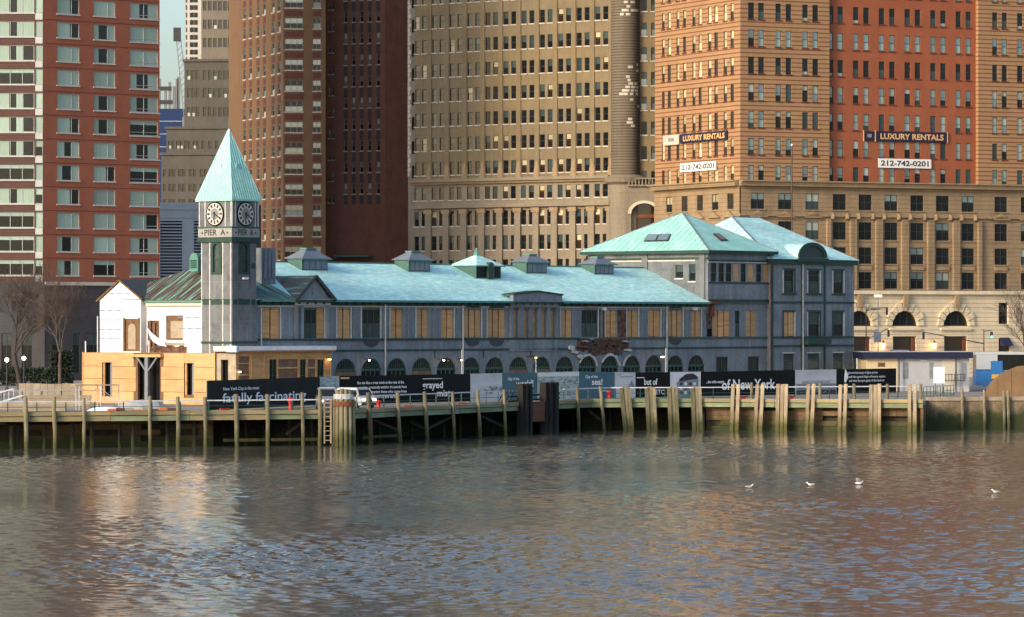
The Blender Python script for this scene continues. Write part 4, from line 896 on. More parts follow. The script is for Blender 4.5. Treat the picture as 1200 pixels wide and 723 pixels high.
# ------------------------------------------------------------------ clock tower
T = Root('clock_tower', *P.world(-.5, -.5), TH, 'square grey clock tower with pointed pale green spire', 'clock tower')
WX, WY = 3.35, 4.1; TF = Face(T); TL = Face(T, 0, WY, -pi / 2); to = T.o
TZ = lambda y: TF.z(285, y)
z_sh, z_sg, z_ck, z_ev = TZ(283), TZ(278.5), TZ(268), TZ(236)
bl = lambda w: [(w * .5 - .55, w * .5 + .55, TZ(321), TZ(285.5))]
for fc, nm, w in ((TF, 'front_wall', WX), (TL, 'side_wall', WY)): wall(fc, 0, w, 0, z_sh, bl(w), 'tower_paint' if fc is TL else 'tower_paint', nm, .25, parent=to)
MB().box(.3, WX - .02, .3, WY - .02, 0, z_sh).build('inner_wall', 'tower_paint', to)
for fc, TW in ((TF, WX), (TL, WY)):
    for q in (.0, TW * .5 - .95, TW * .5 + .82, TW - .16):
        fbox(fc, q, q + .13, -.06, -.002, 2.2, z_sh - .05, 'white_trim' if fc is TL else 'tower_paint', 'corner_strip', to)
    for q0, q1 in ((.16, TW * .5 - .98), (TW * .5 - .8, TW * .5 + .8), (TW * .5 + .97, TW - .18)):
        fbox(fc, q0, q1, -.05, -.002, TZ(357.5), TZ(351), 'green_trim', 'band', to)
    arched_box(fc, TW / 2, .86, .1, .16, TZ(321) + .1, TZ(291), 'glass_teal', 'pane', parent=to)
    b = MB(); K = 10; zs = TZ(291.5)
    for i in range(K):
        a0, a1 = pi * i / K, pi * (i + 1) / K
        b.prism([(TW / 2 - r_ * cos(q), zs + r_ * sin(q)) for r_, q in ((.42, a0), (.74, a0), (.74, a1), (.42, a1))], fc.pt, -.1, .12)
    add_fbox(b, fc, TW / 2 - .74, TW / 2 - .42, -.1, .12, TZ(322), zs); add_fbox(b, fc, TW / 2 + .42, TW / 2 + .74, -.1, .12, TZ(322), zs); add_fbox(b, fc, TW / 2 - .42, TW / 2 + .42, -.08, .12, TZ(322), TZ(319.5)); add_fbox(b, fc, TW / 2 - .42, TW / 2 + .42, .0, .09, TZ(305.5), TZ(304))
    b.build('arched_window', 'green_trim', to)
    fbox(fc, -.14 if fc is TF else 0, TW + .14, -.14, -.003, TZ(402), TZ(399.5), 'green_trim', 'base_cap', to)
    for z0 in (TZ(331), TZ(376)): fbox(fc, .2, TW - .2, -.012, -.002, z0, z0 + .05, 'lead', 'panel_joint', to)
arched_box(TF, WX * .88, .5, -.05, -.003, TZ(315), TZ(311.5), 'green_trim', 'louvre', 4, parent=to)
fbox(TF, WX * .42, WX * .62, -.25, -.05, TZ(328), TZ(325.5), 'sign_white', 'flood_light', to)
o1, o2 = .30, .24
MB().box(-o1, WX + o1, -o1, WY + o1, z_sh - .1, z_sg).build('cornice', 'green_trim', to)
MB().box(-o2, WX + o2, -o2, WY + o2, z_sg, z_ck).build('sign_band', 'sign_stone', to)
MB().box(-o1, WX + o1, -o1, WY + o1, z_ck, z_ck + .14).build('cornice', 'green_frame', to)
MB().box(-.16, WX + .16, -.16, WY + .16, z_ck + .14, z_ev).build('clock_stage', 'tower_paint', to)
def wallplace(fc, off): return lambda x, y, z: fc.pt(x, off, z)
for fc, TW in ((TF, WX), (TL, WY)):
    lettering('PIER  A', 'ink', to, .62, TW - .62, z_sg + .17, z_ck - .12, 0, .02, place=wallplace(fc, -.25))
    for q in (.25, TW - .4): fbox(fc, q, q + .16, -.262, -.243, z_sg + .33, z_sg + .5, 'ink', 'bullet', to)
    for q in (-.16, TW * .5 - 1.42, TW * .5 + 1.32, TW + .04): fbox(fc, q, q + .12, -.22, -.162, z_ck + .15, z_ev - .02, 'white_trim', 'corner_strip', to)
    cz = TZ(251.3)
    def disc(r, d0, d1, m, nm, par): 
        b = MB(); K = 32; b.prism([(TW / 2 + r * cos(2 * pi * i / K), cz + r * sin(2 * pi * i / K)) for i in range(K)], fc.pt, d0, d1); return b.build(nm, m, par)
    ck = disc(1.2, -.26, -.162, 'black', 'clock', to)
    disc(1.07, -.285, -.262, 'clock_face', 'dial', ck); disc(.56, -.3, -.287, 'clock_grey', 'dial_centre', ck); 
    for i in range(12):
        an = pi / 2 - 2 * pi * i / 12; b = MB(); ca, sa = cos(an), sin(an); r0, r1, hw = .66, .98, .095
        b.prism([(TW / 2 + ca * r0 - sa * hw, cz + sa * r0 + ca * hw), (TW / 2 + ca * r0 + sa * hw, cz + sa * r0 - ca * hw), (TW / 2 + ca * r1 + sa * hw * 1.2, cz + sa * r1 - ca * hw * 1.2), (TW / 2 + ca * r1 - sa * hw * 1.2, cz + sa * r1 + ca * hw * 1.2)], fc.pt, -.3, -.287)
        b.build('numeral', 'ink', ck)
    for ang, ln, hw in ((-28, .92, .07), (-98, .66, .1)):
        an = radians(ang); ca, sa = cos(an), sin(an); b = MB()
        b.prism([(TW / 2 - ca * .2 - sa * hw, cz - sa * .2 + ca * hw), (TW / 2 - ca * .2 + sa * hw, cz - sa * .2 - ca * hw), (TW / 2 + ca * ln + sa * hw * .5, cz + sa * ln - ca * hw * .5), (TW / 2 + ca * ln - sa * hw * .5, cz + sa * ln + ca * hw * .5)], fc.pt, -.335, -.315); b.build('hand', 'ink', ck)
so_ = .42; s0, s1, s2 = -so_, WX + so_, WY + so_; z_ap = TZ(152.5) + .15; ct, cy_ = WX / 2, WY / 2
b = MB(); lo_ = [(s0, s0, z_ev + .12), (s1, s0, z_ev + .12), (s1, s2, z_ev + .12), (s0, s2, z_ev + .12)]
for i in range(4): b.quad([lo_[i], lo_[(i + 1) % 4], (ct, cy_, z_ap)])
spire = b.build('spire', 'patina_seam', to); MB().box(s0, s1, s0, s2, z_ev - .02, z_ev + .115).build('eave', 'patina_seam', to)
b = MB()
for i in range(3): b.bar(lo_[i if i < 2 else 3], (ct, cy_, z_ap), .09, .09)
b.build('hip_cap', 'patina', spire); MB().tube((ct, cy_, z_ap - .3), (ct, cy_, z_ap + .9), .035, .015, 6).build('finial', 'patina_dark', spire)
pyr = spire
seams(lo_[3], lo_[0], (ct, cy_, z_ap), 13, w=.045); seams(lo_[0], lo_[1], (ct, cy_, z_ap), 13, w=.045)
def hatch(fc, ct, cd):
    f = .5; dd = s0 + (cd - s0) * f; z = z_ev + .12 + (z_ap - z_ev) * f
    fbox(fc, ct - .42, ct + .18, dd - .22, dd + .3, z - .75, z - .05, 'patina_seam', 'hatch', spire)
hatch(TF, WX / 2, WY / 2); hatch(TL, WY / 2, WX / 2)
# ------------------------------------------------------------------ plywood annex
av = -3.0; au = Face(P, 0, av).a(276.5)
A = Root('plywood_annex', *P.world(au, av), TH, 'single storey raw plywood annex wrapped round the tower base', 'annex')
AF = Face(A); AL0 = Face(A, 0, 0, -pi / 2); aw = -AL0.a(97); AL = Face(A, 0, aw, -pi / 2); ao = A.o
zt_ = AL.z(140, 412.5); L2 = AF.a(388)
aL = lambda px: AL.a(px)
lo_o = [(aL(120), aL(132), AL.z(125, 464), AL.z(125, 424)), (aL(161.5), aL(187.5), .0, AL.z(175, 419)), (aL(216), aL(227.5), AL.z(220, 462), AL.z(220, 422)), (aL(258), aL(266.5), AL.z(262, 462), AL.z(262, 421))]
aS = aL(252.5)
def zm(z): return 0
wall(AL, 0, aS, 0, zt_, lo_o, 'old_wood', 'end_wall', .3, parent=ao); wall(AL, aS, aw, 0, zt_ - .05, lo_o, 'timber_pale', 'end_wall', .3, d=.1, parent=ao)
# plywood sheets, each a sheet of its own
zs_ = [0.02, 1.22, 2.44, 3.66, zt_]
rr = random.Random(11)
for r_i in range(4):
    z0, z1 = zs_[r_i], zs_[r_i + 1]
    for (s0_, s1_) in ((0, aL(120)), (aL(132), aL(159.5 if r_i in (1, 2) else 157)), (aL(189 if r_i in (1, 2) else 192), aL(216)), (aL(227.5), aS)):
        fbox(AL, s0_ + .01, s1_ - .01, -.03 - rr.random() * .02, -.002, z0 + .025, z1 - .025, 'ply_bright', 'plywood_sheet', ao)
    if r_i == 3 or r_i == 0:
        for (s0_, s1_) in ((aL(120), aL(132)), (aL(216), aL(227.5))):
            fbox(AL, s0_, s1_, -.03, -.002, z0 + .012 if r_i == 0 else lo_o[0][3], z1 - .012 if r_i == 3 else lo_o[0][2], 'ply_bright', 'plywood_sheet', ao)
for o_ in lo_o:
    fbox(AL, o_[0], o_[1], .6, .7, o_[2], o_[3], 'black', 'void_backing', ao)
for o_ in (lo_o[0], lo_o[2]):
    m_ = (o_[0] + o_[1]) / 2; fbox(AL, m_ + .15, m_ + .45, .25, .4, o_[2], o_[3], 'lead', 'stud', ao); fbox(AL, o_[0] + .03, o_[0] + .2, .1, .3, o_[2], o_[3], 'ply', 'stud', ao)
pc_ = aL(175.5); fbox(AL, pc_ - .22, pc_ + .22, -.5, -.2, 0, zt_ - .3, 'lead', 'canopy_post', ao); fbox(AL, aL(155.5), aL(192.5), -.55, -.05, zt_ - .42, zt_ - .16, 'ply', 'canopy_beam', ao)
b = MB()
for s in (-1, 1): b.bar(AL.pt(pc_ + s * .2, -.35, 3.3), AL.pt(pc_ + s * 1.4, -.35, zt_ - .42), .16, .16)
b.build('canopy_brace', 'lead', ao)
MB().tube(AL.pt(pc_, -.1, zt_), AL.pt(pc_, -.1, zt_ + 1.2), .07, .07, 6).build('pole', 'rail_white', ao); MB().tube(AL.pt(.3, .1, zt_), AL.pt(.3, .1, zt_ + 1.1), .07, .07, 6).build('pole', 'rail_white', ao)
for q in (.0, aS - .06): fbox(AL, q, q + .1, -.1, -.056, 0, zt_ + .04, 'ply_bright', 'corner_board', ao)
# right-hand side of the annex
zr = AF.z(330, 411.5)
so2 = [(AF.a(280), AF.a(292.5), AF.z(285, 450), AF.z(285, 417)), (AF.a(315.8), AF.a(324.8), 1.2, AF.z(320, 420.5)), (AF.a(326.5), AF.a(349.5), 1.2, AF.z(340, 420.5)), (AF.a(351.8), AF.a(359), 1.2, AF.z(355, 420.5)), (AF.a(360.8), AF.a(370.2), 1.2, AF.z(365, 420.5)), (AF.a(372), AF.a(380), 1.2, AF.z(375, 420.5))]
wall(AF, 0, L2, 0, zr, so2, 'ply', 'side_wall', .25, parent=ao)
windows(AF, [so2[1], so2[3], so2[5]], 'rm', 'green_frame', None, lambda p, r: (('glass_dark', 'glass_dark'), .5), parent=ao)
for k, o_ in enumerate((so2[0], so2[2], so2[4])):
    fbox(AF, o_[0], o_[1], .12, .2, o_[2], o_[3], 'brown_sheet', 'brown_sheet', ao)
    for z in (o_[2] + (o_[3] - o_[2]) * .32, o_[2] + (o_[3] - o_[2]) * .72): fbox(AF, o_[0], o_[1], .0, .1, z, z + .14, 'ply', 'batten', ao)
fbox(AF, .0, L2 + .25, -.35, 3.0, zr, zr + .14, 'ply', 'roof_edge', ao); fbox(AF, -.05, L2 + .3, -.45, 3.0, zr + .142, zr + .52, 'tarp_pale', 'roof_sheet', ao)
fbox(AF, -.4, -.06, -.46, .9, zr - .02, zr + .6, 'louvre_blue', 'folded_sheet', ao)
for q in (AF.a(294), AF.a(309), L2 - .15): fbox(AF, q, q + .12, -.06, -.003, 0, zr, 'ply_bright', 'corner_board', ao)
MB().box(0.02, L2, av * 0 + 2.9, 3.0, 0, zr).build('back_wall', 'ply', ao)
fbox(AL, 0, aw - .4, .7, 2.4, 0, zt_ - .04, 'black', 'inner_wall', ao); fbox(AL, 0.0, aw - .1, .02, 2.6, zt_ - .04, zt_ - .005, 'ply', 'flat_roof', ao)
# lit wall lamps
def wall_lamp(face, px, y, label, d=-.3, r=.12, mm='lamp_warm'):
    a_ = face.a(px, d); z = face.z(px, y, d); q = face.pt(a_, d, z); X, Y = face.root.world(q[0], q[1])
    e = empty('wall_lamp', (X, Y, z + face.root.z), face.w, label, 'wall lamp')
    MB().box(-.05, .05, .02, -d, .0, .08).build('bracket', 'steel_dark', e); MB().lathe([(.0, .1), (r * 1.3, .02), (r * 1.3, -.02)], (0, 0, 0), 10).build('shade', 'steel_dark', e); MB().lathe([(0, -.2), (r * .8, -.14), (r, -.05), (0, -.03)], (0, 0, 0), 10).build('bulb', mm, e)
wall_lamp(AF, 386, 419.5, 'lit orange lamp on the right corner of the plywood annex', r=.2)
wall_lamp(AF, 281, 434, 'small pale lamp on dark sheeting of the annex side', r=.14, mm='lamp_globe')
for px, k in ((433, 'second'), (520, 'fifth'), (541, 'sixth')): wall_lamp(FR, px, 420.5, 'small lit lamp in front of the %s arched window from the annex' % k, d=-.7, r=.13)
wall_lamp(FR, 628, 417.5, 'small lamp on arm just under the grey bay panel', d=-1.2, r=.12)
wall_lamp(FR, 776.5, 416.5, 'bright orange lamp on pole right of the broken brickwork', d=-1.5, r=.26)
for px in (388.5, 541.2, 628, 780, 475, 672, 735):
    x_, y_ = P.world(UA(px, -2.5), -2.5); pz = 5.2 if px in (541.2, 780) else 4.3
    if px in (541.2, 628, 780):
        tag(MB().tube((0, 0, 0), (0, 0, pz), .07, .05, 8).build('light_pole', 'rail_white', None, (x_, y_, GZ)), {541.2: 'thin pale pole in front of the boarded triple window and sixth arch', 628: 'thin pale pole below the grey bay panel', 780: 'thin pale pole beside the orange lamp'}[px], 'pole')
# ------------------------------------------------------------------ city behind
def pick(*opts):
    """weighted random choice of (weight, pane materials, split)"""
    tot = sum(o[0] for o in opts)
    def f(p, r):
        x = R.random() * tot
        for w, m, s in opts:
            x -= w
            if x <= 0: return m, s
        return opts[-1][1:]
    return f
def merge(ops):
    out = []
    for o in ops:
        if not any(o[0] < q[1] and q[0] < o[1] and o[2] < q[3] and q[2] < o[3] for q in out): out.append(o)
    return out
def face_at(root, r=0.0): return Face(root, 0, 0, r)
def xz(px, Z): return ((px - 600) / F * Z, Z)
# ---- red brick apartment tower, left
X, Y = xz(187, 556)
L = Root('apartment_tower', X, Y, radians(40), 'tall red brick apartment tower with pale curtained windows behind bare trees', 'apartment tower')
LF = Face(L); uL = LF.a(51); ql = LF.pt(uL, 0, 0); LB = Face(L, ql[0], ql[1], -radians(40)); base_z = LF.z(110, 331)
zr_ = [LF.z(110, 323.6 - 27.7 * i) for i in range(-0, 15)]; wh = 17.6 * 552 / F
cols = [(67, 93), (110, 135), (152.5, 184.5)]
ca = [(LF.a(a), LF.a(c)) for a, c in cols]; ca[2] = (ca[2][0], -.25)
opsL = rowsz(ca, zr_, wh)
wall(LF, uL, 0, base_z, 110, opsL, 'brick_red', 'brick_wall', .3)
cur = pick((3, ('curtain', 'curtain'), .5), (2, ('curtain', 'glass_dark'), ((.35, 0), (.3, 1), (.35, 0))), (2, ('curtain', 'glass_dark'), ((.25, 0), (.4, 1), (.35, 0))), (1, ('glass_dark', 'curtain'), .72), (1, ('curtain', 'glass_dark'), ((.6, 0), (.4, 1))))
windows(LF, [o for o in opsL if o[1] < -1], 's', 'win_frame_white', 'stone_sill', cur); windows(LF, [o for o in opsL if o[1] > -1], 'ml', 'win_frame_white', None, cur)
for z in zr_:
    fbox(LF, uL + .2, 0.02, -.03, -.003, z + wh + .25, z + wh + .33, 'brick_seam', 'slab_line'); fbox(LF, ca[2][0] - .1, .05, -.1, -.004, z - .2, z - .02, 'win_frame_white', 'sill')
LS = Face(L, 0, 0, pi / 2); opsS = rowsz([(.25, 2.4)], zr_, wh); wall(LS, 0, 24, base_z, 110, opsS, 'brick_red', 'brick_wall', .3); windows(LS, opsS, 'ml', 'win_frame_white', None, cur)
# flat left bay with ribbon windows
xb0 = LB.a(-330)  # bay extended out of view so that it shades the towers behind
rib = [(LB.a(p), LB.a(q)) for p, q in [(-322 + 44 * k, -284 + 44 * k) for k in range(6)] + [(-58, -34), (-30, -3), (-2, 40), (41.2, 50)]]; rz = [z for z in zr_]
opsB = rowsz(rib, rz, wh)
wall(LB, xb0, -.02, base_z, 110, opsB, ['spandrel_brown'], 'spandrel_wall', .3)
ribc = pick((3, ('curtain', 'glass_dark'), ((.3, 0), (.22, 1), (.48, 0))), (2, ('curtain', 'glass_dark'), ((.3, 0), (.2, 1), (.2, 0), (.3, 1))), (1, ('glass_dark', 'curtain'), .75))
windows(LB, [o for o in opsB if o[1] - o[0] > 1.5], 't', 'win_frame_white', 'win_frame_white', ribc); windows(LB, [o for o in opsB if o[1] - o[0] <= 1.5], '', 'win_frame_white', None, pick((3, ('curtain', 'curtain'), .5), (1, ('glass_dark', 'curtain'), .6)))
for z in rz: fbox(LB, LB.a(41.2) + .02, LB.a(50), -.05, -.003, z - .95, z - .05, 'win_frame_white', 'balcony_panel')
# grey base
wall(LF, uL, .6, 0, base_z - .02, [(LF.a(a), LF.a(c), 1, 6.5) for a, c in ((60, 72), (84, 92), (100, 118), (130, 148))], 'base_grey', 'stone_base', .4, d=-.3); wall(LB, xb0, .2, 0, base_z - .02, [(LB.a(a), LB.a(c), 1, 6.5) for a, c in ((2, 14), (26, 38))], 'base_grey', 'stone_base', .4, d=-.3)
for fc, l_ in ((LF, ((60, 72), (84, 92), (100, 118), (130, 148))), (LB, ((2, 14), (26, 38)))): windows(fc, [(fc.a(a), fc.a(c), 1, 6.5) for a, c in l_], 'mu', 'win_frame_dark', None, lambda p, r: (('glass_dark', 'glass_teal'), .7), d=-.3)
fbox(LF, uL, .7, -.5, -.303, base_z - .5, base_z - .021, 'stone_sill', 'base_cornice')
b = MB(); q = [LF.pt(uL, .4, 0), LF.pt(-.4, .4, 0), LF.pt(-.4, 24, 0), LB.pt(xb0, 24, 0), LB.pt(xb0, .4, 0)]; b.v = [(x, y, 0) for x, y, _ in q] + [(x, y, 110) for x, y, _ in q]
b.f = [(i, (i + 1) % 5, 5 + (i + 1) % 5, 5 + i) for i in range(5)] + [(5, 6, 7, 8, 9)]; b.m = [0] * 6; b.build('inner_wall', 'brick_red', L.o)
# ---- louvred pale blue block
X, Y = xz(186, 600); V = Root('louvred_block', X, Y, 0, 'pale blue metal clad block with dark louvres behind the clock tower', 'plant block'); VF = Face(V)
ztv = VF.z(210, 238); wall(VF, 0, VF.a(300), 0, ztv, [(VF.a(187.5), VF.a(213.5), 4, VF.z(200, 259.5)), (VF.a(227), VF.a(260), 4, VF.z(200, 259.5))], 'louvre_blue', 'cladding', .4)
MB().box(.2, VF.a(300), .42, 12, 0, ztv - .05).build('inner_wall', 'louvre_gap', V.o)
lv = MB().box(0, VF.a(213.5) - VF.a(187.5), .1, .3, 0, .2).mesh('louvre', 'louvre_blue')
for a_ in (VF.a(187.5), VF.a(227)):
    z = 8.0
    while z < VF.z(200, 261): link('louvre', lv, V.o, (a_, 0, z)); z += .46
for y in (247, 256.5): fbox(VF, 0, VF.a(300), -.03, -.003, VF.z(200, y), VF.z(200, y) + .07, 'lead', 'panel_joint')
# ---- stepped grey stone tower
X, Y = xz(190, 760); G = Root('stepped_stone_tower', X, Y, radians(-8), 'grey stepped stone office tower with setbacks behind the clock tower', 'office tower'); GF = Face(G)
def tier(px0, px1, ytop, d, cols, rows, m, win='glass_dark', w_=2.0, bottom=0, fm='win_frame_dark', h_=None, style='r'):
    a0, a1 = GF.a(px0, d), GF.a(px1, d); zt = GF.z(px0, ytop, d)
    ops = merge([(GF.a(c, d) - w_ / 2, GF.a(c, d) + w_ / 2, GF.z(c, yb, d), GF.z(c, yt, d)) for c in cols for yt, yb in rows])
    wall(GF, a0, a1, bottom, zt, ops, m, 'stone_wall', .3, d=d); windows(GF, ops, style, fm, None, lambda p, r: ((win, 'glass_dark'), .5) if R.random() < .8 else (('blind', 'glass_dark'), .4), d=d)
    fbox(GF, a0, a1, d + .45, d + 12, 0, zt - .02, m, 'inner_wall'); fbox(GF, a0 - .3, a1 + .3, d - .35, d + 1, zt, zt + .5, m, 'parapet')
tier(189, 262, 182.5, 0, [193, 199.5, 204, 211, 215.5, 223, 228, 236, 241, 249, 254], [(199, 207.5), (216, 225), (234, 243)], 'grey_stone', w_=.62)
tier(195, 290, 152, 6, [199, 203.2, 208.5, 212.7, 218, 222.2, 228, 232.2, 238, 246, 254], [(165.5, 175)], 'grey_stone', w_=.6, bottom=GF.z(200, 184, 6))
tier(216, 300, 73, 12, [221, 226.5, 231.5, 240, 246, 252, 258, 264, 269], [(83, 94), (104, 115), (126, 137)], 'grey_stone', w_=.7, bottom=GF.z(220, 154, 12))
tier(236.5, 300, -60, 14, [240, 246, 252, 258, 264, 269.5], [(2 + 21.5 * i, 13 + 21.5 * i) for i in range(-2, 3)], 'grey_stone_light', w_=.75, bottom=GF.z(240, 75, 14))
# ---- slim pale tower further back
X, Y = xz(217, 980); Q = Root('slim_pale_tower', X, Y, 0, 'slim pale tower with a dark window strip rising behind grey stone setbacks', 'tower'); QF = Face(Q)
opq = [(QF.a(222.5), QF.a(232), QF.z(225, 12.5 + 8.7 * i), QF.z(225, 6.5 + 8.7 * i)) for i in range(-3, 9)] + [(QF.a(217.6), QF.a(219.6), QF.z(225, 12.5 + 8.7 * i), QF.z(225, 6.5 + 8.7 * i)) for i in range(-3, 9)]
wall(QF, 0, QF.a(236), 0, 140, opq, 'far_white', 'stone_wall', .4); windows(QF, opq, 'm', 'win_frame_grey', None, lambda p, r: (('glass_dark', 'glass_dark'), .5)); MB().box(.2, QF.a(236), .42, 20, 0, 140).build('inner_wall', 'far_white', Q.o)
# ---- building under construction in blue netting with crane
X, Y = xz(180, 880); N_ = Root('netted_building', X, Y, 0, 'unfinished building wrapped in dark blue netting with bare steel on top', 'construction'); NF = Face(N_); nz = NF.z(200, 128)
MB().box(0, NF.a(226), 0, 20, 0, nz).build('blue_netting', 'blue_net', N_.o)
for y in (143, 158, 173): fbox(NF, 0, NF.a(226), -.05, -.01, NF.z(200, y), NF.z(200, y) + .15, 'tarp', 'net_seam')
for px, yt in ((186, 92), (193, 103), (198, 96), (203, 101), (206.5, 92), (208.5, 90)): a_ = NF.a(px); MB().box(a_ - .3, a_ + .3, 2, 2.6, nz - 1, NF.z(px, yt)).build('steel_column', 'crane_grey', N_.o)
for y, p1 in ((106, 200), (122, 201)): MB().box(0, NF.a(p1), 1.9, 2.8, NF.z(190, y), NF.z(190, y) + .9).build('steel_beam', 'steel_dark', N_.o)
cr = empty('tower_crane', (*xz(214, 878), nz), 0, 'thin lattice crane jib rising against the pale sky', 'crane'); b = MB()
p0, p1 = Vector((1.2, 0, 0)), Vector((-1.2, 0, wpt(208, 33, 878)[2] - nz)); k = 16
for i in range(k):
    q0, q1 = p0.lerp(p1, i / k), p0.lerp(p1, (i + 1) / k); wv = .8 * (1 - .5 * i / k)
    for s in (-1, 1): b.bar(q0 + Vector((s * wv, 0, 0)), q1 + Vector((s * wv, 0, 0)), .18)
    b.bar(q0 + Vector((-wv, 0, 0)), q1 + Vector((wv, 0, 0)), .13)
b.build('jib', 'crane_grey', cr); MB().box(-2, -.4, -.5, .5, (p1.z - 3), p1.z).build('jib_head', 'steel_dark', cr); MB().box(0, 2.4, -1, 1, -4, 1).build('slewing_base', 'crane_grey', cr)
# ---- brown brick tower with red spandrels
X, Y = xz(332, 632); B = Root('brown_brick_tower', X, Y, radians(3), 'brown brick tower with maroon spandrels directly behind the clock tower', 'tower'); BF = Face(B); BL = Face(B, 0, 0, -radians(68) - radians(3)); 
bz = lambda y: BF.z(345, y); rws = [(y - 12.5, y) for y in [34 + 24.35 * i for i in range(-3, 12)]]
f1 = [(333.8, 355), (366.5, 376)]; opsb = [(BF.a(a), BF.a(c), bz(yb), bz(yt)) for a, c in f1 for yt, yb in rws]
wall(BF, 0, BF.a(381.5), 0, 120, opsb, 'brown_brick', 'brick_wall', .3)
windows(BF, [o for o in opsb if o[1] - o[0] > 2], 'tr', 'win_frame_grey', 'stone_sill', pick((3, ('glass_dark', 'glass_sky'), .5), (2, ('glass_sky', 'glass_dark'), .5), (1, ('blind', 'glass_sky'), .5))); windows(BF, [o for o in opsb if o[1] - o[0] <= 2], 'rm', 'win_frame_grey', 'stone_sill', pick((3, ('glass_dark', 'glass_sky'), .5), (1, ('blind', 'glass_dark'), .5)))
for yt, yb in rws:
    for a, c in f1: fbox(BF, BF.a(a), BF.a(c), -.06, -.003, bz(yb + 9.5), bz(yb + 3.2), 'brown_spandrel', 'spandrel')
lc = [(285, 288), (292.2, 295.2), (301, 304), (308.3, 311.5), (318.5, 321.8), (325.5, 329)]; lcols = [(BL.a(a), BL.a(c)) for a, c in lc]; hh_ = 12.5 * 632 / F
opsl = [(a0, a1, bz(yb + 3), bz(yb + 3) + hh_) for a0, a1 in lcols for yt, yb in rws]
aL0 = BL.a(268); wall(BL, aL0, 0, 0, 120, opsl, 'brown_brick', 'brick_wall', .3); windows(BL, opsl, 'r', 'win_frame_grey', 'stone_sill', pick((4, ('glass_dark', 'glass_teal'), .5), (2, ('glass_sky', 'glass_dark'), .5), (1, ('blind', 'glass_dark'), .5)))
for yt, yb in rws:
    for a0, a1 in lcols: fbox(BL, a0, a1, -.05, -.003, bz(yb + 13), bz(yb + 6), 'brown_spandrel', 'spandrel')
MB().box(.3, BF.a(381.5), .32, 22, 0, 120).build('inner_wall', 'brown_brick', B.o); 
e_ = BL.pt(aL0, .35, 0); b = MB(); b.v = [(e_[0], e_[1], 0), (.4, .4, 0), (.4, 22, 0), (e_[0], 40, 0), (e_[0], e_[1], 120), (.4, .4, 120), (.4, 22, 120), (e_[0], 40, 120)]; b.f = [(0, 1, 5, 4), (1, 2, 6, 5), (2, 3, 7, 6), (3, 0, 4, 7), (4, 5, 6, 7)]; b.m = [0] * 5; b.build('inner_wall', 'brown_brick', B.o)
# ---- dark maroon brick tower
X, Y = xz(451, 640); D = Root('maroon_brick_tower', X, Y, radians(-22), 'dark maroon brick tower with vertical black window strips', 'tower'); DF = Face(D); DR = Face(D, 0, 0, radians(60))
dz = lambda y: DF.z(425, y); rwd = [(14 + 25.2 * i, 26 + 25.2 * i) for i in range(-3, 9)]
dc = [(403.5, 406.8), (412.8, 416.2), (422, 425.6), (431.5, 435), (441.5, 445.2)]; dcols = [(DF.a(a), DF.a(c)) for a, c in dc]
opsd = [(a0, a1, dz(yb), dz(yt)) for a0, a1 in dcols for yt, yb in rwd] + [(DF.a(a), DF.a(c), dz(yb + 10), dz(yt + 12)) for a, c in ((385, 387), (389.5, 391.5)) for yt, yb in rwd]
wall(DF, DF.a(379), 0, 0, 125, opsd, 'dark_brick', 'brick_wall', .3)
windows(DF, opsd, 'r', 'win_frame_grey', 'stone_sill', pick((3, ('glass_dark', 'glass_teal'), .5), (3, ('glass_dark', 'glass_sky'), .5), (2, ('glass_sky', 'blind'), .5)))
zlow = dz(230)
for a0, a1 in dcols:
    for yt, yb in rwd: fbox(DF, a0 - .05, a1 + .05, -.06, -.003, dz(yb + 12.4), dz(yb + .4), 'dark_stripe', 'spandrel')
wall(DR, 0, DR.a(486), 0, 125, [], 'dark_brick', 'brick_wall'); e_ = DF.pt(DF.a(379), .4, 0); e2 = DR.pt(DR.a(486), .4, 0)
b = MB(); q = [e_, DF.pt(-.3, .4, 0), e2, (e2[0], e2[1] + 20, 0), (e_[0], e_[1] + 20, 0)]; b.v = [(x, y, 0) for x, y, _ in q] + [(x, y, 125) for x, y, _ in q]; b.f = [(i, (i + 1) % 5, 5 + (i + 1) % 5, 5 + i) for i in range(5)] + [(5, 6, 7, 8, 9)]; b.m = [0] * 6; b.build('inner_wall', 'dark_brick', D.o)
fbox(DF, DF.a(397), DF.a(438), -2, -.01, dz(302), dz(299.5), 'patina_dark', 'copper_coping')
# ---- tan office block with rounded corner pier
X, Y = xz(716, 592); W_ = Root('tan_office_block', X, Y, radians(-35), 'tan brick office block with paired windows and a rounded patched corner', 'office block'); WF = Face(W_)
wz = lambda y, px=639.3: WF.z(px, y)
cc = [495, 514.4, 534, 554.8, 575.4, 596.6, 617.8, 639.3, 661.7, 684, 707]
uc = np.polyval(np.polyfit(range(11), [WF.a(c) for c in cc], 1), range(11)); sp = float(uc[1] - uc[0])
wc = [(float(u) + s - .46, float(u) + s + .46) for u in uc for s in (-.72, .72)]
rt = [11.6 + 29.25 * i for i in range(-1, 7)]; zc_ = wz(210)
opsw = [(a0, a1, wz(y + 15.5), wz(y)) for y in rt for a0, a1 in wc]
ops5 = [(a0, a1, wz(y + h), wz(y)) for y, h in ((217.5, 15), (246, 17.5), (275.5, 17), (304, 17), (334, 20), (366, 24)) for a0, a1 in wc]
aW0 = WF.a(486.5)
wall(WF, aW0, 0, zc_, 105, opsw, 'tan_brick', 'brick_wall', .3); wall(WF, aW0, 0, 0, zc_ - .02, ops5, 'tan_stone', 'stone_base', .4, d=-.15)
pk = pick((5, ('glass_dark', 'glass_dark'), .5), (2, ('glass_dark', 'glass_teal'), .5), (1, ('glass_brown', 'blind_gold_glint'), .6), (1, ('glass_teal', 'glass_teal'), .5))
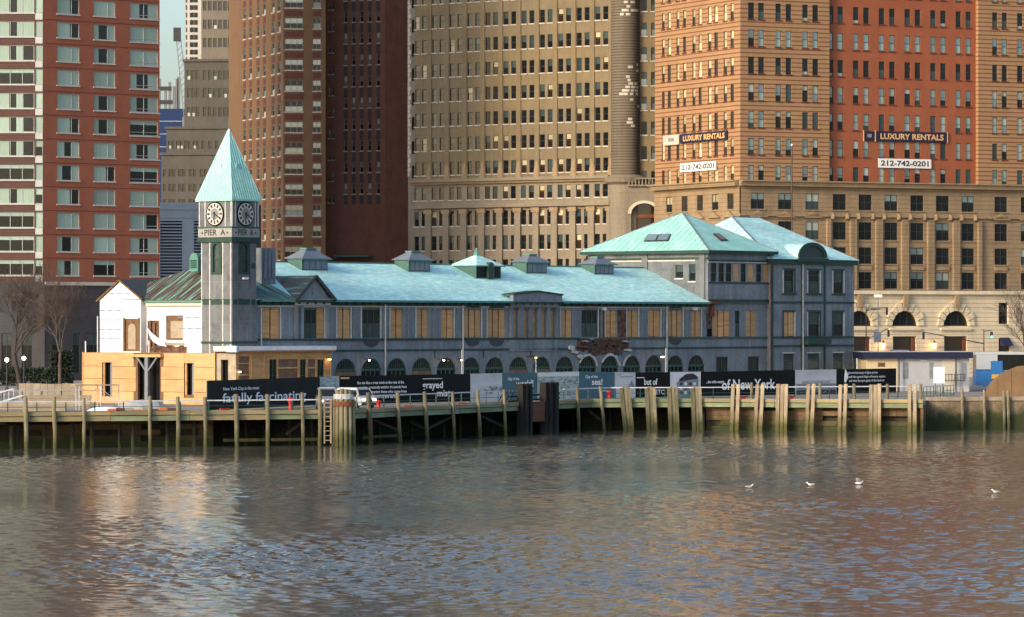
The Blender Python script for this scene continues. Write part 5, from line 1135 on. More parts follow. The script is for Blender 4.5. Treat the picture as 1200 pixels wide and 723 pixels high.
windows(WF, opsw, 'r', 'win_frame_dark', 'stone_sill', pk); windows(WF, ops5, 'r', 'win_frame_dark', 'stone_sill', pk, d=-.15)
for i, u in enumerate(uc):
    fbox(WF, float(u) + sp / 2 - .42, float(u) + sp / 2 + .42, -.16, -.003, zc_ + 2, 105, 'tan_brick', 'pilaster')
    b = float(u) + sp / 2
    fbox(WF, b - .55, b + .55, -.5, -.153, 0, wz(246), 'tan_stone', 'stone_pilaster'); fbox(WF, b - .75, b + .75, -.62, -.154, wz(249), wz(243.5), 'carved', 'capital')
    MB().lathe([(.0, 2.6), (.25, 2.2), (.5, 1.2), (.62, 0)], (WF.pt(b, -.12, 0)[0], WF.pt(b, -.12, 0)[1], zc_ + .3), 8, sy=.5).build('carved_finial', 'carved', W_.o)
for y0, y1, pr, m in ((211.5, 207.5, 1.1, 'tan_stone'), (214, 211.6, .7, 'carved'), (242.5, 238.5, .9, 'tan_stone')): fbox(WF, aW0 - .5, .2, -pr, -.16, wz(y0), wz(y1), m, 'cornice')
# white quoins at far left edge
WQ = Face(W_, *WF.pt(aW0, 0, 0)[:2], -radians(42)); qa0 = WQ.a(478.3); wall(WQ, qa0, 0, 0, 105, [], 'tan_stone', 'quoin_wall')
z = zc_ + 1; k = 0
while z < 66:
    fbox(WQ, qa0 + .1, qa0 + (2.4 if k % 2 else 1.5), -.1, -.003, z, z + .62, 'patch_white', 'quoin'); z += .7; k += 1
for y in rt: fbox(WQ, -2.2, -.5, .02 - .1, -.004, wz(y + 18), wz(y + 3), 'glass_dark', 'side_window')
# rounded pier
cw_ = WF.pt(1.9, 1.0, 0); pr_ = 2.15; b = MB(); z1 = 105
b.lathe([(pr_, zc_), (pr_, z1)], (cw_[0], cw_[1], 0), 24); b.build('round_pier', 'pier_stone', W_.o, smooth=True)
b = MB(); b.lathe([(pr_ + .3, 0), (pr_ + .3, zc_ - 1.2), (pr_ + .9, zc_ - .8), (pr_ + 1.1, zc_ - .2), (pr_ + .1, zc_ + .3)], (cw_[0], cw_[1], 0), 24); b.build('pier_base', 'tan_stone', W_.o)
rr = random.Random(4); camd = atan2(-592 - 0, -14) - W_.ang
def pstone(ang, z, w):
    K = 3; b = MB(); r1 = pr_ + .05; ps = [(cw_[0] + r1 * cos(ang + w * i / K), cw_[1] + r1 * sin(ang + w * i / K)) for i in range(K + 1)]; pi2 = [(cw_[0] + (pr_ - .1) * cos(ang + w * i / K), cw_[1] + (pr_ - .1) * sin(ang + w * i / K)) for i in range(K + 1)]
    for i in range(K):
        b.quad([(*ps[i], z), (*ps[i + 1], z), (*ps[i + 1], z + .36), (*ps[i], z + .36)]); b.quad([(*ps[i], z + .36), (*ps[i + 1], z + .36), (*pi2[i + 1], z + .36), (*pi2[i], z + .36)]); b.quad([(*pi2[i], z), (*pi2[i + 1], z), (*ps[i + 1], z), (*ps[i], z)])
    b.build('patched_stone', 'patch_white', W_.o)
fr_ = -pi / 2 - W_.ang + .02
for y, xs_ in ((1, (0,)), (5.5, (0,)), (10, (-.1, .25)), (15, (0,)), (19.5, (-.3, 0, .35, .65)), (24, (-.45, 0)), (85, (.1,)), (82, (.75,)), (89, (.75,)), (96, (.0,)), (100, (.1,)), (104, (.1, .6)), (108, (-.1, .3, .75)), (112, (-.3, 0, .3, .7)), (116, (-.45, -.15, .2, .75)), (122.5, (.25,)), (130, (.9,)), (145, (.15,)), (149, (-.0, .3)), (153, (.3,))):
    for x_ in xs_: pstone(fr_ + x_ + rr.uniform(-.06, .06), wz(y), .22 + rr.random() * .16)
# recessed end and entrance arch
WE = Face(W_, *WF.pt(3.6, 1.8, 0)[:2], radians(35)); oe = [(WE.a(a), WE.a(c), WE.z(755, y + 15.5), WE.z(755, y)) for a, c in ((751.2, 758.2), (763, 770)) for y in [-2 + 29 * i for i in range(-1, 9)]]
wall(WE, WE.a(744), WE.a(790), 0, 105, oe, 'tan_brick', 'end_wall', .3); windows(WE, oe, 'r', 'win_frame_dark', 'stone_sill', pick((3, ('glass_sky', 'glass_teal'), .5), (1, ('glass_dark', 'glass_dark'), .5)))
WA = Face(W_, *WF.pt(4.0, -.6, 0)[:2], radians(35)); ea0, ea1 = WA.a(737), WA.a(775); zA = WA.z(755, 219)
ac, aw_, azs = WA.a(755), 1.95, WA.z(755, 251)
wall(WA, ea0, ea1, 0, zA, [(ac - aw_, ac + aw_, 2, azs + aw_ * .8)], 'tan_stone', 'entrance_wall', .6, d=0)
b = MB(); K = 12; pl_ = [(ac - aw_ * cos(pi * i / K), azs + aw_ * .8 * sin(pi * i / K)) for i in range(K + 1)]
for p, q in zip(pl_, pl_[1:]): cx_ = ac - aw_ if (p[0] + q[0]) / 2 < ac else ac + aw_; b.quad([WA.pt(p[0], .0, p[1]), WA.pt(q[0], .0, q[1]), WA.pt(cx_, .0, azs + aw_ * .8)])
b.build('arch_spandrel', 'tan_stone', W_.o)
b = MB()
for i in range(K):
    a0, a1 = pi * i / K, pi * (i + 1) / K; b.prism([(ac - r_ * cos(q), azs + r_ * .8 * sin(q)) for r_, q in ((aw_, a0), (aw_ + .5, a0), (aw_ + .5, a1), (aw_, a1))], WA.pt, -.2, -.003)
b.build('arch_moulding', 'patch_white', W_.o); fbox(WA, ac - aw_, ac + aw_, .9, 1.0, 2, azs + 2, 'glass_brown', 'dark_arch_glass'); fbox(WA, ac - aw_, ac + aw_, .6, .85, azs - .6, azs - .1, 'rust', 'transom'); fbox(WA, ea0 - .2, ea1, -.5, 3, zA + .01, zA + .25, 'tan_stone', 'balustrade_base'); fbox(WA, ea0 - .2, ea1, -.45, -.2, zA + 1.1, zA + 1.3, 'tan_stone', 'balustrade_rail')
bl_ = MB().lathe([(.1, .25), (.16, .5), (.09, .8), (.12, 1.1)], (0, 0, 0), 6).mesh('baluster', 'tan_stone')
k = ea0
while k < ea1: link('baluster', bl_, W_.o, WA.pt(k, -.32, zA)); k += .5
e_ = WF.pt(aW0, .45, 0); b = MB(); q = [e_, WF.pt(0, .45, 0), WF.pt(3.5, 2.4, 0), WE.pt(WE.a(790), .5, 0), (WE.pt(WE.a(790), .5, 0)[0], 40, 0), (e_[0], 40, 0)]; n = 6; b.v = [(x, y, 0) for x, y, _ in q] + [(x, y, 104.9) for x, y, _ in q]; b.f = [(i, (i + 1) % n, n + (i + 1) % n, n + i) for i in range(n)] + [tuple(range(n, 2 * n))]; b.m = [0] * 7; b.build('inner_wall', 'tan_brick', W_.o)
# ---- striped brick block, right
X, Y = xz(867.5, 560); H_ = Root('striped_brick_block', X, Y, radians(26), 'ornate office block in orange brick striped with red, pale arched stone base', 'office block'); HF_ = Face(H_); HLf = Face(H_, 0, 0, -radians(90))
hz = lambda y, px=1042: HF_.z(px, y); ra = [10 + 31.2 * i for i in range(-2, 7)]; zc2 = hz(217.5)
def cpx(l): return [(HF_.a(a), HF_.a(c)) for a, c in l]
c1 = cpx([(876.8, 884), (888.6, 895.6), (908.8, 915.4), (920.8, 927.4), (940.2, 947), (952.2, 959)])
c2 = cpx([(973.4, 979.2), (984.4, 991), (1002.6, 1009.3), (1014.6, 1021.4), (1032.8, 1039.5), (1045, 1051.8), (1063, 1069.8), (1075, 1081.7), (1093.2, 1099.6), (1105, 1111.5), (1123, 1129.2), (1134.8, 1141)])
c3 = cpx([(1162.8, 1168.8), (1174, 1180.2), (1192, 1198.5), (1203, 1209.5), (1221, 1227), (1232, 1238)])
a9, a11, aE = HF_.a(972), HF_.a(1146.5), HF_.a(1260)
def rows2(cs, d=0): return [(a0, a1, hz(y + 19), hz(y)) for y in ra for a0, a1 in cs]
o1_, o2_, o3_ = rows2(c1), rows2(c2), rows2(c3)
wall(HF_, 0, a9, zc2, 100, o1_, 'stripe_brick', 'striped_wall', .3); wall(HF_, a9, a11, zc2, 100, o2_, 'brick_orange', 'red_wall', .3, d=.7); wall(HF_, a11, aE, zc2, 100, o3_, 'stripe_brick', 'striped_wall', .3)
b = MB(); b.quad([HF_.pt(a9, 0, zc2), HF_.pt(a9, .7, zc2), HF_.pt(a9, .7, 100), HF_.pt(a9, 0, 100)]); b.quad([HF_.pt(a11, .7, zc2), HF_.pt(a11, 0, zc2), HF_.pt(a11, 0, 100), HF_.pt(a11, .7, 100)]); b.build('return_wall', 'stripe_brick', H_.o)
rowstyle = {}
for i, y in enumerate(ra): rowstyle[round(hz(y + 19), 2)] = i
def hpick(p, r):
    i = rowstyle.get(round(r, 2), 0); x = R.random()
    if i in (2, 4): return (('glass_dark', 'glass_dark'), .5) if x < .5 else (('glass_teal', 'glass_dark'), .5) if x < .85 else (('blind', 'glass_dark'), .2)
    if i in (3,): return (('curtain', 'glass_sky'), .5) if x < .9 else (('glass_dark', 'glass_sky'), .5)
    return [(('glass_dark', 'blind'), .5), (('glass_sky', 'blind'), .5), (('curtain', 'glass_sky'), .5), (('glass_teal', 'glass_teal'), .5), (('glass_dark', 'glass_sky'), .35), (('glass_dark', 'blind'), .7), (('glass_teal', 'curtain'), .3), (('blind', 'blind'), .5)][int(x * 8)]
windows(HF_, o1_, 'r', 'win_frame_dark', 'brick_seam', hpick); windows(HF_, o2_, 'r', 'win_frame_dark', 'brick_seam', hpick, d=.7); windows(HF_, o3_, 'r', 'win_frame_dark', 'brick_seam', hpick)
# left flank, seen at a slant
HLf = Face(H_, 0, 0, -radians(90)); 
lc = [(775.6, 778.9), (782.4, 786.2), (792.7, 796), (800.3, 804), (811.3, 814.9), (818.5, 822.2), (829.6, 833.6), (837, 841.3), (848, 852), (856, 860)]
lca = [(HLf.a(a), HLf.a(c)) for a, c in lc]; aHL = HLf.a(767.5); hh2 = 19 * 572 / F
lz = [hz(y + 19) for y in ra]; ol = [(a0, a1, z, z + hh2) for z in lz for a0, a1 in lca]
wall(HLf, aHL, 0, zc2, 100, ol, 'stripe_brick', 'striped_wall', .3); windows(HLf, ol, 'r', 'win_frame_dark', 'brick_seam', pick((3, ('glass_brown', 'blind_gold_glint'), .5), (2, ('blind_gold_glint', 'blind_gold_glint'), .5), (3, ('glass_brown', 'glass_brown'), .5), (1, ('glint_glow', 'blind_gold_glint'), .5)))  # gold and glowing panes paint the reflections seen on this flank
# stone storeys
bc = cpx([(975.5, 991), (1005.8, 1021), (1036, 1051.2), (1066.4, 1081.8), (1096.4, 1111.6), (1126.4, 1141), (1165, 1179.8), (1195.8, 1210.5), (1226, 1241)]); bc0 = cpx([(879.4, 895.4), (911.4, 927.2), (943.4, 959.2)])
br_ = [(229, 247.5), (261.5, 282), (290.8, 310), (319.5, 339)]; z_l = hz(344.5)
ob = [(a0, a1, hz(yb), hz(yt)) for a0, a1 in bc0 + bc for yt, yb in br_]
wall(HF_, 0, aE, z_l, zc2 - .02, ob, 'mid_stone', 'stone_storeys', .4, d=-.12)
windows(HF_, ob, 'rm', 'win_frame_dark', 'carved', pick((4, ('glass_dark', 'glass_dark'), .5), (2, ('glass_dark', 'glass_sky'), .6), (1, ('glass_teal', 'blind'), .5)), d=-.12)
for k, (a0, a1) in enumerate(bc):
    if k < 6:
        for q in (a0 - 1.1, a1 + .55): fbox(HF_, q, q + .62, -.5, -.122, z_l + .5, hz(258), 'mid_stone', 'engaged_column')
        for q in (a0 - .5, a1 - .3): MB().lathe([(.0, .0), (.35, .15), (.42, .5), (.2, .9), (0, 1.0)], (*HF_.pt(q + .4, -.3, 0)[:2], hz(259)), 8).build('carved_capital', 'carved', H_.o)
    fbox(HF_, a0, a1, -.3, -.123, hz(316.8), hz(312.5), 'carved', 'apron_panel')
for a0, a1 in bc0 + bc[6:]:
    b = MB(); m_ = (a0 + a1) / 2; b.prism([(a0 - .5, hz(257)), (a1 + .5, hz(257)), (m_, hz(249.5))], HF_.pt, -.5, -.123); b.build('pediment', 'carved', H_.o)
for y0, y1, pr, m in ((221, 216, .9, 'mid_stone'), (216, 214.5, 1.2, 'carved'), (255.5, 253, .5, 'carved'), (345.5, 341, .8, 'pale_stone')): fbox(HF_, -.3, aE, -pr, -.124, hz(y0), hz(y1), m, 'cornice')
# pale arched base
ar = [(HF_.a(1005), 1.9), (HF_.a(1058.8), 1.9), (HF_.a(1118.6), 1.9)]; zs2, zg = hz(381.5), hz(393.5)
og = [(u - 2.2, u + 2.2, zs2, zs2 + 2.2) for u, _ in ar] + [(u - 1.95, u + 1.95, 0, zg) for u, _ in ar] + [(HF_.a(1169), HF_.a(1180.5), hz(379), hz(355)), (HF_.a(1169), HF_.a(1183), 0, hz(396)), (HF_.a(1205), HF_.a(1217), hz(379), hz(355))]
wall(HF_, 0, aE, 0, z_l - .02, og, 'pale_stone', 'pale_base', .5, d=-.3)
for u, r_ in ar:
    b = MB(); K = 14; r1 = 2.2; pl_ = [(u - r1 * cos(pi * i / K), zs2 + r1 * sin(pi * i / K)) for i in range(K + 1)]
    for p, q in zip(pl_, pl_[1:]): cx_ = u - r1 if (p[0] + q[0]) / 2 < u else u + r1; b.quad([HF_.pt(p[0], -.3, p[1]), HF_.pt(q[0], -.3, q[1]), HF_.pt(cx_, -.3, zs2 + r1)])
    for p, q in zip(pl_, pl_[1:]): b.quad([HF_.pt(p[0], -.3, p[1]), HF_.pt(p[0], .15, p[1]), HF_.pt(q[0], .15, q[1]), HF_.pt(q[0], -.3, q[1])])
    b.build('arch_spandrel', 'pale_stone', H_.o)
    K = 9
    for i in range(K):                                   # voussoirs, each a stone
        a0, a1 = pi * i / K + .03, pi * (i + 1) / K - .03; b = MB(); ro = 3.15 + (.4 if i == K // 2 else 0) + (.18 if i % 2 else 0)
        b.prism([(u - q_ * cos(w_), zs2 + q_ * sin(w_)) for q_, w_ in ((2.22, a0), (ro, a0), (ro, a1), (2.22, a1))], HF_.pt, -.55 - .08 * (i % 2), -.303); b.build('voussoir', 'pale_stone', H_.o)
    fbox(HF_, u - 2.2, u + 2.2, .1, .15, zs2, zs2 + 2.2, 'glass_dark', 'arch_glass')
    b = MB()
    for q in (-.6, .6): add_fbox(b, HF_, u + q - .06, u + q + .06, .02, .1, zs2, zs2 + 2.0)
    add_fbox(b, HF_, u - 2.2, u + 2.2, .02, .1, zs2, zs2 + .15); b.build('arch_mullion', 'win_frame_dark', H_.o)
    fbox(HF_, u - 1.95, u + 1.95, .1, .2, 0, zg, 'glass_brown', 'doorway_glass'); fbox(HF_, u + 1.3, u + 1.8, -.1, .05, 0, zg - .2, 'rust', 'door_leaf'); fbox(HF_, u - 2.6, u + 2.6, -.6, -.304, zs2 - .65, zs2 - .3, 'pale_stone', 'ledge')
    fbox(HF_, u - .4, u + .4, -.9, -.64, hz(361), hz(346), 'carved', 'keystone')
fbox(HF_, og[-3][0], og[-3][1], .1, .15, og[-3][2], og[-3][3], 'glass_dark', 'pane'); fbox(HF_, og[-2][0], og[-2][1], .1, .15, 0, og[-2][3], 'glass_brown', 'pane'); fbox(HF_, og[-1][0], og[-1][1], .1, .15, og[-1][2], og[-1][3], 'glass_dark', 'pane')
b = MB(); b.prism([(0, 0), (0, 1.2), (1.3, 0)], lambda a, d, z: HF_.pt(HF_.a(1170) + d, -.35 - a, hz(405) + z), 0, 1.6); b.build('awning', 'navy', H_.o)
# flank base
of = [(HLf.a(a), HLf.a(c), hz(247.5), hz(229.5)) for a, c in ((781.5, 788.5), (799.5, 806.5), (817.5, 824.5), (835, 842.5), (853, 860.5))]
of2 = [(o[0], o[1], hz(282), hz(264)) for o in of]
wall(HLf, aHL, 0, 0, zc2 - .02, of + of2, 'mid_stone', 'stone_storeys', .4, d=-.12); windows(HLf, of + of2, 'rm', 'win_frame_dark', 'carved', pick((3, ('glass_brown', 'glass_brown'), .5), (1, ('glass_dark', 'blind_gold_glint'), .5)), d=-.12)
for o in of:
    b = MB(); m_ = (o[0] + o[1]) / 2; b.prism([(o[0] - .8, hz(257)), (o[1] + .8, hz(257)), (m_, hz(249.5))], HLf.pt, -.5, -.123); b.build('pediment', 'carved', H_.o)
for y0, y1, pr, m in ((221, 216, .9, 'mid_stone'), (216, 214.5, 1.2, 'carved')): fbox(HLf, aHL, -.02, -pr, -.124, hz(y0), hz(y1), m, 'cornice')
MB().box(.45, aE, 1.1, -aHL - .3, 0, 99.9).build('inner_wall', 'brick_orange', H_.o)
# rental signs
def board(name, face, d, px0, px1, py0, py1, m, txt, tm, label, bold=.03, pad=.05, x_in=0):
    a0, a1 = face.a(px0, d), face.a(px1, d); z0, z1 = face.z((px0 + px1) / 2, py1, d), face.z((px0 + px1) / 2, py0, d); q = face.pt(a0, d, 0); X, Y = face.root.world(q[0], q[1])
    e = empty(name, (X, Y, z0 + face.root.z), face.w, label, 'sign'); w, h = a1 - a0, z1 - z0
    MB().box(0, w, -.08, 0, 0, h).build('panel', m, e); lettering(txt, tm, e, w * pad + x_in, w * (1 - pad), h * .2, h * .8, -.085, bold); return e, w, h
e, w, h = board('rental_sign', HF_, .55, 1026.5, 1109.5, 155.2, 166.8, 'sign_navy', 'LUXURY RENTALS', 'sign_gold', 'dark banner lettered luxury rentals in gold on red brick front', x_in=.1)
MB().box(-1.95, -.28, -.08, 0, .05, h - .05).build('emblem_panel', 'sign_navy', e); MB().box(-1.5, -.75, -.09, -.081, h * .35, h * .7).build('emblem', 'ink_grey', e)
for q in (-2.15, -.2, w): MB().box(q, q + .14, -.09, .0, -.1, h + .1).build('end_strip', 'sign_gold', e)
board('phone_sign', HF_, .55, 1029, 1091, 186.8, 197.6, 'sign_white', '212-742-0201', 'ink', 'white banner with telephone number on red brick front', .03)
e, w, h = board('rental_sign', HLf, -.15, 797.5, 852.5, 155.5, 166.5, 'sign_navy', 'LUXURY RENTALS', 'sign_gold', 'dark banner lettered luxury rentals in gold on striped brick flank', x_in=.2)
MB().box(-5.2, -.4, -.08, 0, -.1, h).build('emblem_panel', 'stone_sill', e); MB().box(-3.6, -1.9, -.09, -.081, h * .3, h * .7).build('emblem', 'ink_grey', e)
board('phone_sign', HLf, -.15, 797.5, 839.5, 190.5, 201, 'sign_white', '212-742-0201', 'ink', 'white banner with telephone number on striped brick flank', .03)
# ------------------------------------------------------------------ hoarding along the quay
HP = ppx([(243, 356), (379, 380), (720, 414), (1052, 446)])
def hpt(px):
    kx = (px - 600) / F
    for (x0, y0), (x1, y1) in zip(HP, HP[1:]):
        dx, dy = x1 - x0, y1 - y0; t = (kx * y0 - x0) / (dx - kx * dy)
        if t <= 1.0005 or (x1, y1) == HP[-1]: return x0 + dx * t, y0 + dy * t
def zat(px, py, Z): return CH - (py - HZ) / F * Z - GZ
TOPS = [(243, 445.5), (375, 441), (400, 440), (550, 437.5), (680, 434.5), (745, 436), (822, 435), (930, 433), (1052, 431)]
def topy(px): return float(np.interp(px, [t[0] for t in TOPS], [t[1] for t in TOPS]))
class Panel:
    def __init__(s, px0, px1, m, label):
        s.p0, s.p1 = px0, px1; x0, y0 = hpt(px0); x1, y1 = hpt(px1); s.x, s.y = x0, y0; s.an = atan2(y1 - y0, x1 - x0); s.w = hypot(x1 - x0, y1 - y0)
        h0, h1 = zat(px0, topy(px0), y0), zat(px1, topy(px1), y1)
        s.e = empty('hoarding_panel', (x0, y0, GZ), s.an, label, 'hoarding panel', 'printed panels of the hoarding')
        b = MB(); K = max(2, int(s.w / 1.2)); rr = random.Random(int(px0)); ys = [rr.uniform(-.025, .025) for _ in range(K + 1)]
        for i in range(K):
            a0, a1 = s.w * i / K, s.w * (i + 1) / K; t0, t1 = h0 + (h1 - h0) * i / K, h0 + (h1 - h0) * (i + 1) / K
            b.quad([(a0, ys[i], .12), (a1, ys[i + 1], .12), (a1, ys[i + 1], t1), (a0, ys[i], t0)]); b.quad([(a1, .1, .12), (a0, .1, .12), (a0, .1, t0), (a1, .1, t1)]); b.quad([(a0, ys[i], t0), (a1, ys[i + 1], t1), (a1, .1, t1), (a0, .1, t0)])
        b.quad([(0, 0, .12), (0, 0, h0), (0, .1, h0), (0, .1, .12)]); b.quad([(s.w, 0, .12), (s.w, .1, .12), (s.w, .1, h1), (s.w, 0, h1)])
        b.build('sheet', m, s.e, smooth=False)
        for q in (.1, s.w - .1): MB().box(q - .05, q + .05, .1, .22, 0, min(h0, h1)).build('post', 'timber_pale', s.e)
    def a(s, px):
        kx = (px - 600) / F; return (kx * s.y - s.x) / (cos(s.an) - kx * sin(s.an))
    def z(s, px, py): return zat(px, py, s.y + s.a(px) * sin(s.an))
    def text(s, t, px0, px1, py0, py1, m='letter_white', bold=0.0):
        lettering(t, m, s.e, s.a(px0), s.a(px1), s.z((px0 + px1) / 2, py1), s.z((px0 + px1) / 2, py0), -.06, bold)
    def rect(s, px0, px1, py0, py1, m, name='print', y=-.035):
        c = (px0 + px1) / 2; MB().box(s.a(px0), s.a(px1), y, -.028, s.z(c, py1), s.z(c, py0)).build(name, m, s.e)
    def poly(s, pts, m, name='print', y=-.036):
        b = MB(); b.prism([(s.a(x), s.z(x, q)) for x, q in pts], lambda a, d, z: (a, d, z), y, -.028); b.build(name, m, s.e)
p = Panel(243.5, 374.5, 'print_black', 'black panel lettered fatally fascinating beside the plywood annex')
p.text('New York City is the most', 261, 303, 452.5, 457.5, bold=.02); p.text('fatally fascinating', 260, 358, 458.5, 472.5, bold=.012)
p = Panel(375, 397.5, 'print_photo', 'narrow pale map print panel behind the parked cars')
p = Panel(398, 551, 'print_black', 'long black panel with white paragraph and grayed mist lettering')
for i, t in enumerate(['She sits like a great witch at the gate of the', 'country, constantly enticing thousands from', 'afar, and tempting those who come from', 'the four corners of the earth']): p.text(t, 418 + (0 if i == 0 else 2), 473 + (3 if i else 0) - (12 if i == 3 else 0), 446 + i * 5.3, 450.2 + i * 5.3, bold=.02)
p.text('grayed', 494.5, 518.5, 446.3, 457, bold=.02); p.text('mist', 512, 527.5, 456.5, 464, bold=.02); p.rect(495, 518, 442.8, 443.5, 'letter_white', 'rule'); p.rect(399, 409, 441.5, 443.5, 'sign_gold', 'tag_line')
p = Panel(551.5, 588.5, 'print_grey', 'pale grey panel printed with a small dark tree cluster')
rr = random.Random(2)
for i in range(22): x = rr.uniform(568, 588); y = 454 + rr.uniform(-3.5, 4) + (588 - x) * .12; s_ = rr.uniform(.8, 2); p.poly([(x - s_, y + s_), (x + s_, y + s_ * .7), (x + s_ * .7, y - s_), (x - s_ * .6, y - s_ * .8)], 'ink_grey', y=-.036 - i * .0002)
p = Panel(589, 629, 'print_teal', 'teal panel lettered city of the world'); p.text('City of the', 594.5, 608, 441.5, 446, bold=.02); p.text('world!', 604, 624.5, 444.5, 452.5, bold=.02)
p = Panel(629.5, 678.8, 'print_photo', 'pale aerial city view print panel behind the steel columns')
for i in range(46): x = rr.uniform(631, 676); y = rr.uniform(443, 462); w_ = rr.uniform(.6, 1.8); h_ = rr.uniform(.5, 1.8); p.rect(x, x + w_, y, y + h_, rr.choice(['ink_grey', 'print_white', 'print_teal']), y=-.036 - i * .0002)
p.rect(630, 678.3, 435.8, 440.5, 'print_white', 'print_sky')
p = Panel(679.2, 720, 'print_teal', 'teal panel lettered city of the sea'); p.text('City of the', 685.5, 700, 439, 443.5, bold=.02); p.text('sea!', 693, 705.5, 443, 450.5, bold=.025); p.rect(701, 713, 457, 457.8, 'letter_white', 'rule')
p = Panel(720.4, 744.6, 'print_grey', 'white panel with faint grey writing between teal and black panels'); p.rect(727, 741, 440.5, 441.3, 'ink_grey', 'line'); p.rect(724, 728, 438, 438.8, 'ink_grey', 'line'); p.poly([(736, 452), (740, 445), (744, 453)], 'ink_grey')
p = Panel(745, 785, 'print_black', 'black panel lettered but of beside the building drawing'); p.text('but of', 754.5, 770, 443, 450.5, bold=.02); p.text('ETC.', 768, 779, 456, 461.5); p.rect(746, 755, 441.5, 442.4, 'letter_white', 'line')
p = Panel(785.4, 821, 'print_white', 'white panel printed with a dark picture of an ornate building')
p.poly([(793, 448), (801, 440), (813, 438), (818, 442), (818, 464), (794, 466)], 'ink_grey'); p.poly([(796, 443.5), (804, 437.6), (812, 437), (817.5, 441), (817.5, 443), (796, 446.5)], 'ink', y=-.042)
for i in range(4):
    for k in range(3):
        x = 796.5 + i * 5.2; y = 447.5 + k * 5.3; p.rect(x, x + 3.1, y, y + 3.3, 'print_white' if (i + k) % 2 else 'ink', y=-.043)
p.poly([(786, 466), (797, 459), (800, 468), (786, 469)], 'ink_grey', y=-.044); p.rect(812, 817, 455, 466, 'ink', y=-.045)
p = Panel(821.4, 931.5, 'print_black', 'long black panel lettered of New York behind pale piles'); p.text('...the wide waters', 827, 848, 445, 448.5, bold=.02); p.text('of New York', 845.5, 908, 443.5, 456, bold=.018)
p = Panel(932, 980, 'print_grey', 'wrinkled grey seascape photo panel'); p.rect(933, 979.3, 449, 456.5, 'ink_grey', 'print_water'); p.rect(933, 979.3, 456.6, 461.5, 'ink', 'print_water'); p.rect(940, 972, 445.8, 448.8, 'tarp', 'print_ship')
for i in range(16): x = rr.uniform(934, 976); y = rr.uniform(450, 461); p.rect(x, x + rr.uniform(1, 3), y, y + .6, 'print_grey', y=-.04)
p = Panel(980.4, 1050, 'print_black', 'last black panel with torn white corner and paragraph beside the booth')
p.poly([(989, 446.5), (990.3, 432), (993, 437), (993.5, 442), (990.5, 448)], 'letter_white', 'torn_corner', -.06)
for i, t in enumerate(['give me the beauty of lights and sea', 'and the good ships of every nation', 'and view the open gates of the harbour']): p.text(t, 993.5 + i * .5, [1028, 1037, 1036][i], 434.5 + i * 4.6, 438.2 + i * 4.6, bold=.015)
# ------------------------------------------------------------------ vehicles
def suv(px, Z, ang, paint, roofpaint, label, van=False, Lc=4.7, Hc=1.85):
    x, y, _ = wpt(px, 0, Z); e = empty('parked_car', (x, y, GZ), ang, label, 'car'); w = .92; h = Hc
    prof = [(-Lc / 2, .45), (-Lc / 2, 1.0), (-Lc / 2 + .15, 1.12), (-Lc / 2 + .35, h - .08), (-Lc / 2 + .7, h), (.35 if not van else 1.0, h), (.6 if not van else 1.25, h - .07), (1.25 if not van else 1.7, 1.15), (Lc / 2 - .15, 1.0), (Lc / 2, .85), (Lc / 2, .42), (Lc / 2 - .2, .34), (-Lc / 2 + .2, .34)]
    b = MB()
    def tw(z): return w if z < 1.05 else w - .16 * (z - 1.05) / (h - 1.05)
    k = len(prof); b.v = [(a, -tw(z), z) for a, z in prof] + [(a, tw(z), z) for a, z in prof]
    b.f = [tuple(range(k)), tuple(reversed(range(k, 2 * k)))] + [(i, k + i, k + (i + 1) % k, (i + 1) % k) for i in range(k)]; b.m = [0] * len(b.f)
    body = b.build('body', paint, e)
    x1, x0 = (1.25, .6) if not van else (1.7, 1.25)
    def gl(a, zf): return x1 + (x0 - x1) * zf
    b = MB(); b.quad([(x1 - .04 + .02, -w * .86, 1.2), (x1 - .04 + .02, w * .86, 1.2), (x0 + .03, tw(h) * .86, h - .1), (x0 + .03, -tw(h) * .86, h - .1)]); b.build('windshield', 'glass_dark', e)
    for s in (-1, 1):
        for a0, a1 in ((-Lc / 2 + .55, -.75), (-.65, .15), (.22, x1 - .32)):
            b = MB(); z0, z1 = 1.15, h - .16; f = lambda z: s * (tw(z) + .012); b.quad([(a0, f(z0), z0), (a1, f(z0), z0), (min(a1, x0 + .02) if a1 > x0 else a1, f(z1), z1), (a0, f(z1), z1)]); b.build('side_window', 'glass_dark', e)
        for a in (-Lc / 2 + .85, Lc / 2 - .85):
            t = MB().tube((a, s * (w - .2), .36), (a, s * (w + .03), .36), .36, .36, 16).build('wheel', 'tyre', e); MB().tube((a, s * (w + .02), .36), (a, s * (w + .045), .36), .21, .21, 12).build('rim', 'rim', t)
        MB().box(Lc / 2 - .08, Lc / 2 + .02, s * .62 - .2, s * .62 + .2, .74, .93).build('headlight', 'head_lamp', e); MB().box(x1 - .35, x1 - .2, s * (w + .02), s * (w + .2), 1.1, 1.28).build('mirror', 'steel_dark', e)
    MB().box(Lc / 2 - .05, Lc / 2 + .03, -.38, .38, .62, .86).build('grille', 'steel_dark', e); MB().box(Lc / 2 - .1, Lc / 2 + .08, -w + .04, w - .04, .38, .56).build('bumper', 'steel_dark', e)
    MB().box(-Lc / 2 + .6, x0 - .1, -tw(h) + .1, tw(h) - .1, h - .01, h + .05).build('roof_panel', roofpaint, e)
suv(383, 366, radians(-84), 'car_grey', 'car_white', 'grey car facing the water parked before the map panel', Hc=1.95, Lc=4.4)
suv(416, 368.5, radians(-50), 'car_white', 'car_white', 'white van parked beside the black paragraph panel', True, 4.3, 1.9)
